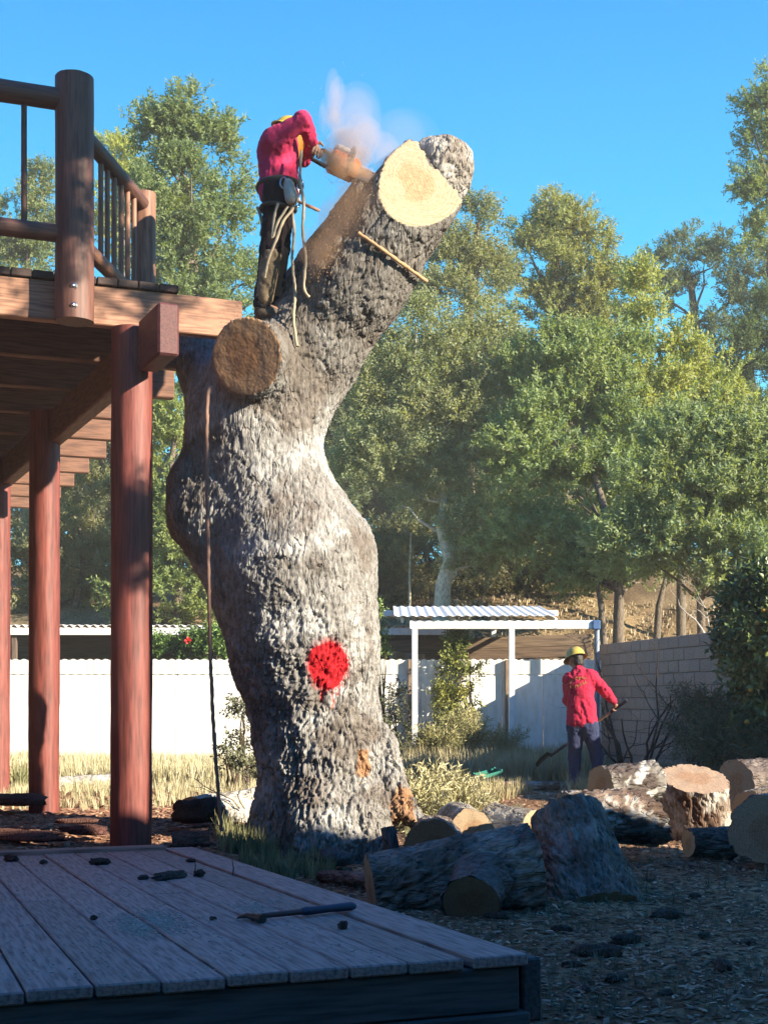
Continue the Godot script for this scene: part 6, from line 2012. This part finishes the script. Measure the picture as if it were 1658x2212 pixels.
func build_small_things() -> void:
	# hammer on the platform
	var a := on_platform(548, 1992)
	var b := on_platform(765, 1968)
	var up := plat.basis.y
	var t := thing("hammer", "claw hammer with blue-black grip lying on the platform planks", "hammer", a + up * 0.02)
	t.transform = frame(b - a, up, a + up * 0.020)
	var len := a.distance_to(b)
	var steel := plain(lin(0.08, 0.075, 0.075), 0.4, 6.0, 0.2, 0.7)
	obj(tubem(PackedVector3Array([Vector3(0, 0.002, 0), Vector3(len * 0.5, 0.002, 0)]), PackedFloat32Array([0.011, 0.013]), 12), plain(lin(0.10, 0.03, 0.03), 0.5, 6.0, 0.2), "shaft", t)
	obj(tubem(PackedVector3Array([Vector3(len * 0.46, 0.002, 0), Vector3(len * 0.50, 0.002, 0), Vector3(len * 0.72, 0.003, 0), Vector3(len * 0.96, 0.003, 0.004), Vector3(len, 0.002, 0.006)]), PackedFloat32Array([0.014, 0.019, 0.0165, 0.0195, 0.012]), 14), plain(lin(0.035, 0.045, 0.10), 0.55, 10.0, 0.3), "grip", t)
	obj(tubem(PackedVector3Array([Vector3(0, 0, 0.0), Vector3(0, 0, 0.035), Vector3(0, 0, 0.04), Vector3(0, 0, 0.068)]), PackedFloat32Array([0.017, 0.014, 0.019, 0.019]), 16), steel, "hammer_face", t)
	for s in [-1.0, 1.0]:
		obj(tubem(PackedVector3Array([Vector3(0, 0.001, -0.0), Vector3(s * 0.008, 0.004, -0.035), Vector3(s * 0.013, -0.002, -0.07), Vector3(s * 0.015, -0.012, -0.10)]), PackedFloat32Array([0.014, 0.011, 0.008, 0.004]), 10), steel, "claw", t)
	# scraps of bark on the platform
	var dk := Color(0.10, 0.062, 0.052)
	var spots := [[215, 1868, 0.12, 0.05, 0.08, "fist-sized reddish bark lump near the platform's back edge"], [310, 1900, 0.06, 0.03, 0.05, "small dark bark bit left of the long scrap on the platform"], [368, 1899, 0.23, 0.05, 0.08, "longest dark bark scrap on the platform, lying across the planks"], [430, 1893, 0.06, 0.045, 0.06, "small bark bit right of the long scrap on the platform"], [740, 2006, 0.045, 0.035, 0.04, "tiny dark lump on the platform below the hammer's grip"], [95, 1866, 0.06, 0.03, 0.05, "small flat bark bit by the back board, left part of the platform"], [25, 1861, 0.13, 0.05, 0.07, "dark bark lump at the platform's back left, by the picture edge"], [203, 1986, 0.03, 0.02, 0.03, "crumb of bark alone on the left middle planks of the platform"], [460, 1988, 0.03, 0.018, 0.025, "crumb of bark in the middle of the platform left of the hammer"], [413, 1862, 0.06, 0.025, 0.04, "flat bark bit at the back board near the platform's far corner"]]
	for k in spots.size():
		var s: Array = spots[k]
		scrap("bark_scrap", s[5], on_platform(s[0], s[1]), Vector3(s[2], s[3], s[4]), 0.2 + 0.35 * k, 500 + k, dk.lerp(Color(0.16, 0.10, 0.085), (k % 3) * 0.4), "bark scrap", "bark scraps on the platform")
	var n := 0
	for q in [[503, 1891, 0.085, "thin bent nail-like twig standing upright on the platform"], [421, 1888, 0.09, "twig sticking up beside the small bark bit on the platform"]]:
		var p := on_platform(q[0], q[1])
		var o := obj(tubem(PackedVector3Array([p, p + Vector3(0.004, q[2] * 0.5, 0), p + Vector3(-0.004, q[2], 0.003)]), PackedFloat32Array([0.004, 0.0035, 0.002]), 6), plain(lin(0.06, 0.05, 0.045), 0.8), "twig")
		tag(o, q[3], "twig")
		n += 1
	# bark and plank pieces on the mulch by the posts
	scrap("bark_slab", "long red-brown bark slab on the mulch at the left picture edge", P(35, 1815, 9.9), Vector3(0.75, 0.09, 0.22), -0.35, 521, Color(0.21, 0.105, 0.08), "bark slab")
	scrap("bark_slab", "upper of two thin bark strips on the mulch between the posts", P(170, 1778, 10.8), Vector3(0.36, 0.05, 0.12), 0.1, 522, Color(0.17, 0.09, 0.075), "bark slab")
	scrap("bark_slab", "lower and thicker bark strip on the mulch between the posts", P(185, 1803, 10.3), Vector3(0.34, 0.09, 0.16), -0.15, 523, Color(0.15, 0.075, 0.065), "bark slab")
	scrap("bark_slab", "dark bark slab leaning at the foot of the far left post", P(25, 1738, 12.4), Vector3(0.75, 0.12, 0.35), -0.45, 524, Color(0.14, 0.08, 0.075), "bark slab")
	scrap("bark_slab", "rounded dark chunk of bark beside the mulch right of the nearest post", P(430, 1775, 10.9), Vector3(0.42, 0.22, 0.3), 0.4, 525, Color(0.085, 0.06, 0.05), "bark slab")
	scrap("stone", "flat grey stone half sunk at the trunk's front foot", P(722, 1868, 9.4), Vector3(0.26, 0.13, 0.2), 0.1, 526, Color(0.13, 0.12, 0.125), "stone")
	# chunks on the ground in front right
	var r := rng(610)
	var ch := [[1075, 1985, 0.17], [1210, 2012, 0.13], [1290, 2068, 0.26], [1350, 2040, 0.2], [1440, 1985, 0.22], [1520, 2025, 0.12], [1235, 2090, 0.12], [1330, 2120, 0.15], [1560, 2095, 0.2], [1620, 2040, 0.11], [1500, 1940, 0.12], [1265, 2140, 0.10], [1440, 2150, 0.09], [1395, 1905, 0.11], [1335, 1880, 0.10]]
	var chunk_labels := ["dark bark chunk between the front log's stub and the platform edge", "small bark chunk in front of the leaning log block's base", "biggest dark bark chunk on the shaded ground near the platform's corner", "broad bark chunk just behind and right of the biggest one", "long bark chunk right of the leaning log block on the open ground", "bark chunk out on the open ground towards the right picture edge", "bark chunk left of the biggest one, close to the platform's edge", "bark chunk right of the platform's corner, below the biggest one", "rightmost large bark chunk low in the picture", "small bark chunk nearest to the right picture edge", "bark chunk just in front of the small dark log block", "small bark chunk close beside the platform's corner block", "lowest small bark chunk, in the middle of the near ground", "small bark chunk at the foot of the leaning log block's right side", "bark chunk between the leaning block and the upright round"]
	for k in ch.size():
		var q: Array = ch[k]
		var lab: String = chunk_labels[k]
		scrap("bark_chunk", lab, on_ground(q[0], q[1]), Vector3(q[2], q[2] * 0.34, q[2] * r.randf_range(0.3, 0.5)) * 0.85, r.randf() * TAU, 611 + k, Color(0.16, 0.11, 0.085) * r.randf_range(0.7, 1.5), "bark chunk", "bark chunks on the shaded ground")
	# green plastic crate beyond the pale logs
	var g := plain(lin(0.03, 0.26, 0.19), 0.45, 5.0, 0.1)
	var c := thing("crate", "small teal-green plastic crate tipped over on the ground far behind the pale logs", "crate", on_ground(1058, 1702))
	c.rotation = Vector3(0.1, 0.4, 0.22)
	for s in 3:
		for e in [-1.0, 1.0]:
			obj(boxm(Vector3(0.34, 0.05, 0.012), 0.004), g, "slat", c, Transform3D(Basis.IDENTITY, Vector3(0, 0.05 + 0.075 * s, e * 0.11)))
			obj(boxm(Vector3(0.012, 0.05, 0.22), 0.004), g, "slat", c, Transform3D(Basis.IDENTITY, Vector3(e * 0.165, 0.05 + 0.075 * s, 0)))
	for e in [[-1, -1], [1, -1], [1, 1], [-1, 1]]:
		obj(boxm(Vector3(0.025, 0.24, 0.025), 0.004), g, "corner_post", c, Transform3D(Basis.IDENTITY, Vector3(e[0] * 0.16, 0.12, e[1] * 0.105)))
	obj(boxm(Vector3(0.33, 0.012, 0.22), 0.004), g, "base", c, Transform3D(Basis.IDENTITY, Vector3(0, 0.01, 0)))

# =============================================================== sawdust in the air
func fog(px: float, py: float, rx: float, ry: float, d: float, dens: float, c: Color, tilt := 0.0, parent: Node = null) -> void:
	var m := FogMaterial.new()
	m.albedo = c
	m.density = dens
	var f := FogVolume.new()
	f.shape = RenderingServer.FOG_VOLUME_SHAPE_ELLIPSOID
	f.size = Vector3(rx, ry, (rx + ry) * 0.5) * 2.0 / F * d
	f.material = m
	put(f, "puff", parent)
	f.position = P(px, py, d)
	f.rotation.z = tilt

func build_dust() -> void:
	var t := thing("sawdust_cloud", "pinkish plume of sawdust drifting up from the saw cut", "dust cloud")
	tag(t, "", "", "", "stuff")
	var pink := lin(1.0, 0.77, 0.71)
	var orange := lin(1.0, 0.60, 0.36)
	var brown := lin(0.50, 0.32, 0.20)
	var r := rng(71)
	var base := [[722, 215, 22, 62, 0.22], [728, 270, 34, 60, 0.3], [745, 310, 42, 44, 0.45], [772, 340, 40, 36, 0.5], [700, 250, 16, 50, 0.2], [800, 310, 44, 50, 0.2], [840, 330, 40, 50, 0.14], [780, 260, 60, 80, 0.08], [850, 290, 80, 80, 0.03]]
	for q in base:
		for k in 4:
			var s := r.randf_range(0.4, 1.0)
			fog(q[0] + r.randf_range(-0.4, 0.4) * q[2], q[1] + r.randf_range(-0.4, 0.4) * q[3], q[2] * s, q[3] * s, 10.1 + r.randf_range(-0.2, 0.2), q[4] * 3.8, pink, r.randf_range(-0.4, 0.4), t)
	for k in 16:
		var f := k / 15.0
		fog(lerpf(698, 790, f) + r.randf_range(-8, 8), lerpf(338, 378, f) + r.randf_range(-10, 10), r.randf_range(14, 30), r.randf_range(8, 17), 9.9 + r.randf_range(-0.12, 0.12), 4.5, orange, r.randf_range(-0.9, -0.2), t)
	for k in 18:
		var f := r.randf()
		fog(lerpf(790, 690, f) + r.randf_range(-34, 34), lerpf(395, 560, f) + r.randf_range(-25, 25), r.randf_range(26, 50), r.randf_range(26, 56), 9.75 + r.randf_range(-0.15, 0.15), 0.55, brown, r.randf_range(-0.8, 0.2), t)
	# flying chips
	var chip := MB.new()
	chip.box(Vector3(0.011, 0.005, 0.007), Vector3.ZERO, Basis.IDENTITY, 0.001)
	var xf := []
	var cols := PackedColorArray()
	for k in 2600:
		var w := r.randf()
		var p := Vector3.ZERO
		if w < 0.35: p = P(lerpf(700, 795, r.randf()) + r.randf_range(-12, 12), 0, 9.95 + r.randf_range(-0.2, 0.2)) * Vector3(1, 0, 1) + Vector3(0, P(0, lerpf(335, 385, r.randf()) + r.randf_range(-14, 14), 9.95).y, 0)
		elif w < 0.85:
			var f := pow(r.randf(), 0.8)
			p = P(lerpf(790, 690, f) + r.randfn(0, 26), lerpf(390, 580, f) + r.randfn(0, 24), 9.8 + r.randf_range(-0.25, 0.25))
		else: p = P(735 + r.randfn(0, 30), 290 + r.randfn(0, 50), 10.1 + r.randf_range(-0.2, 0.2))
		xf.append(turned(r, rdir(r), r.randf_range(0.22, 0.6), p))
		cols.append(Color(0.62, 0.42, 0.24).lerp(Color(0.40, 0.22, 0.12), r.randf()))
	var i := copies("flying_chips", chip.mesh(), leaf_mat(Color.WHITE, 0.0, 0.9), xf, cols, null)
	tag(i, "flying sawdust chips around the saw cut", "sawdust", "", "stuff")

func build_litter() -> void:
	var r := rng(91)
	var chip := MB.new()
	chip.tube(PackedVector3Array([Vector3(-0.05, 0.004, 0), Vector3(-0.02, 0.012, 0.008), Vector3(0.02, 0.010, -0.004), Vector3(0.05, 0.002, 0.006)]), PackedFloat32Array([0.008, 0.02, 0.016, 0.006]), 6, true)
	for k in chip.v.size(): chip.v[k].y *= 0.45
	var xf := []
	var cols := PackedColorArray()
	for a in [[620, 1700, 4.6, 9.0, 9000, 0.45], [300, 1700, 9.0, 16.0, 7000, 0.65], [-50, 480, 9.6, 14.5, 2200, 0.9], [880, 1400, 16, 22, 900, 1.2]]:
		for k in int(a[4]):
			var d := lerpf(a[2], a[3], r.randf())
			var x: float = (lerpf(a[0], a[1], r.randf()) - CX) / F * d
			var g := hgt(x, -d)
			var local := plat.affine_inverse() * Vector3(x, 0.2, -d)
			if local.x < 0.02 and local.z > -5.35 and local.z < 0.1: continue
			var s: float = a[5] * r.randf_range(0.25, 1.0) * (1.7 if r.randf() < 0.08 else 1.0)
			var b := Basis(Vector3.UP, r.randf() * TAU) * Basis(Vector3.RIGHT, r.randf_range(-0.4, 0.4)) * Basis(Vector3.BACK, r.randf_range(-0.3, 0.3))
			xf.append(Transform3D(b.scaled(Vector3(s, s, s * r.randf_range(0.5, 1.4))), Vector3(x, g + 0.004, -d)))
			var w := r.randf()
			var c := Color(0.17, 0.10, 0.065) if w < 0.45 else (Color(0.36, 0.225, 0.14) if w < 0.88 else Color(0.52, 0.38, 0.25))
			if a[0] < 0: c = c.lerp(Color(0.25, 0.12, 0.08), 0.5)
			cols.append(c * r.randf_range(0.7, 1.3))
	var i := copies("wood_litter", chip.mesh(), leaf_mat(Color.WHITE, 0.0, 0.9), xf, cols, null)
	tag(i, "bark chips and wood litter strewn over the yard", "litter", "", "stuff")
	# fine pale sawdust on the planks
	var dust := MB.new()
	dust.box(Vector3(0.009, 0.0025, 0.006), Vector3(0, 0.001, 0), Basis.IDENTITY, 0.0008)
	xf = []
	cols = PackedColorArray()
	for k in 2600:
		var px := r.randf_range(0, 1000)
		var py := r.randf_range(1850, 2120)
		if k < 1500:
			px = 325 + r.randfn(0, 38)
			py = 1996 + r.randfn(0, 13)
		elif k < 1800:
			px = 560 + r.randfn(0, 40)
			py = 1960 + r.randfn(0, 10)
		var p := on_platform(px, py)
		var l := plat.affine_inverse() * p
		if l.x > -0.22 or l.z > -0.02 or l.z < -5.1 or fposmod(-0.235 - l.x, 0.205) < 0.016 or fposmod(-0.235 - l.x, 0.205) > 0.190: continue
		xf.append(Transform3D(Basis(plat.basis.y, r.randf() * TAU).scaled(Vector3.ONE * r.randf_range(0.5, 1.3)), p + plat.basis.y * 0.004))
		cols.append(Color(0.42, 0.38, 0.34).lerp(Color(0.30, 0.26, 0.22), r.randf()))
	i = copies("fine_sawdust", dust.mesh(), leaf_mat(Color.WHITE, 0.0, 0.95), xf, cols, null)
	tag(i, "fine pale sawdust sprinkled on the platform planks", "sawdust", "", "stuff")
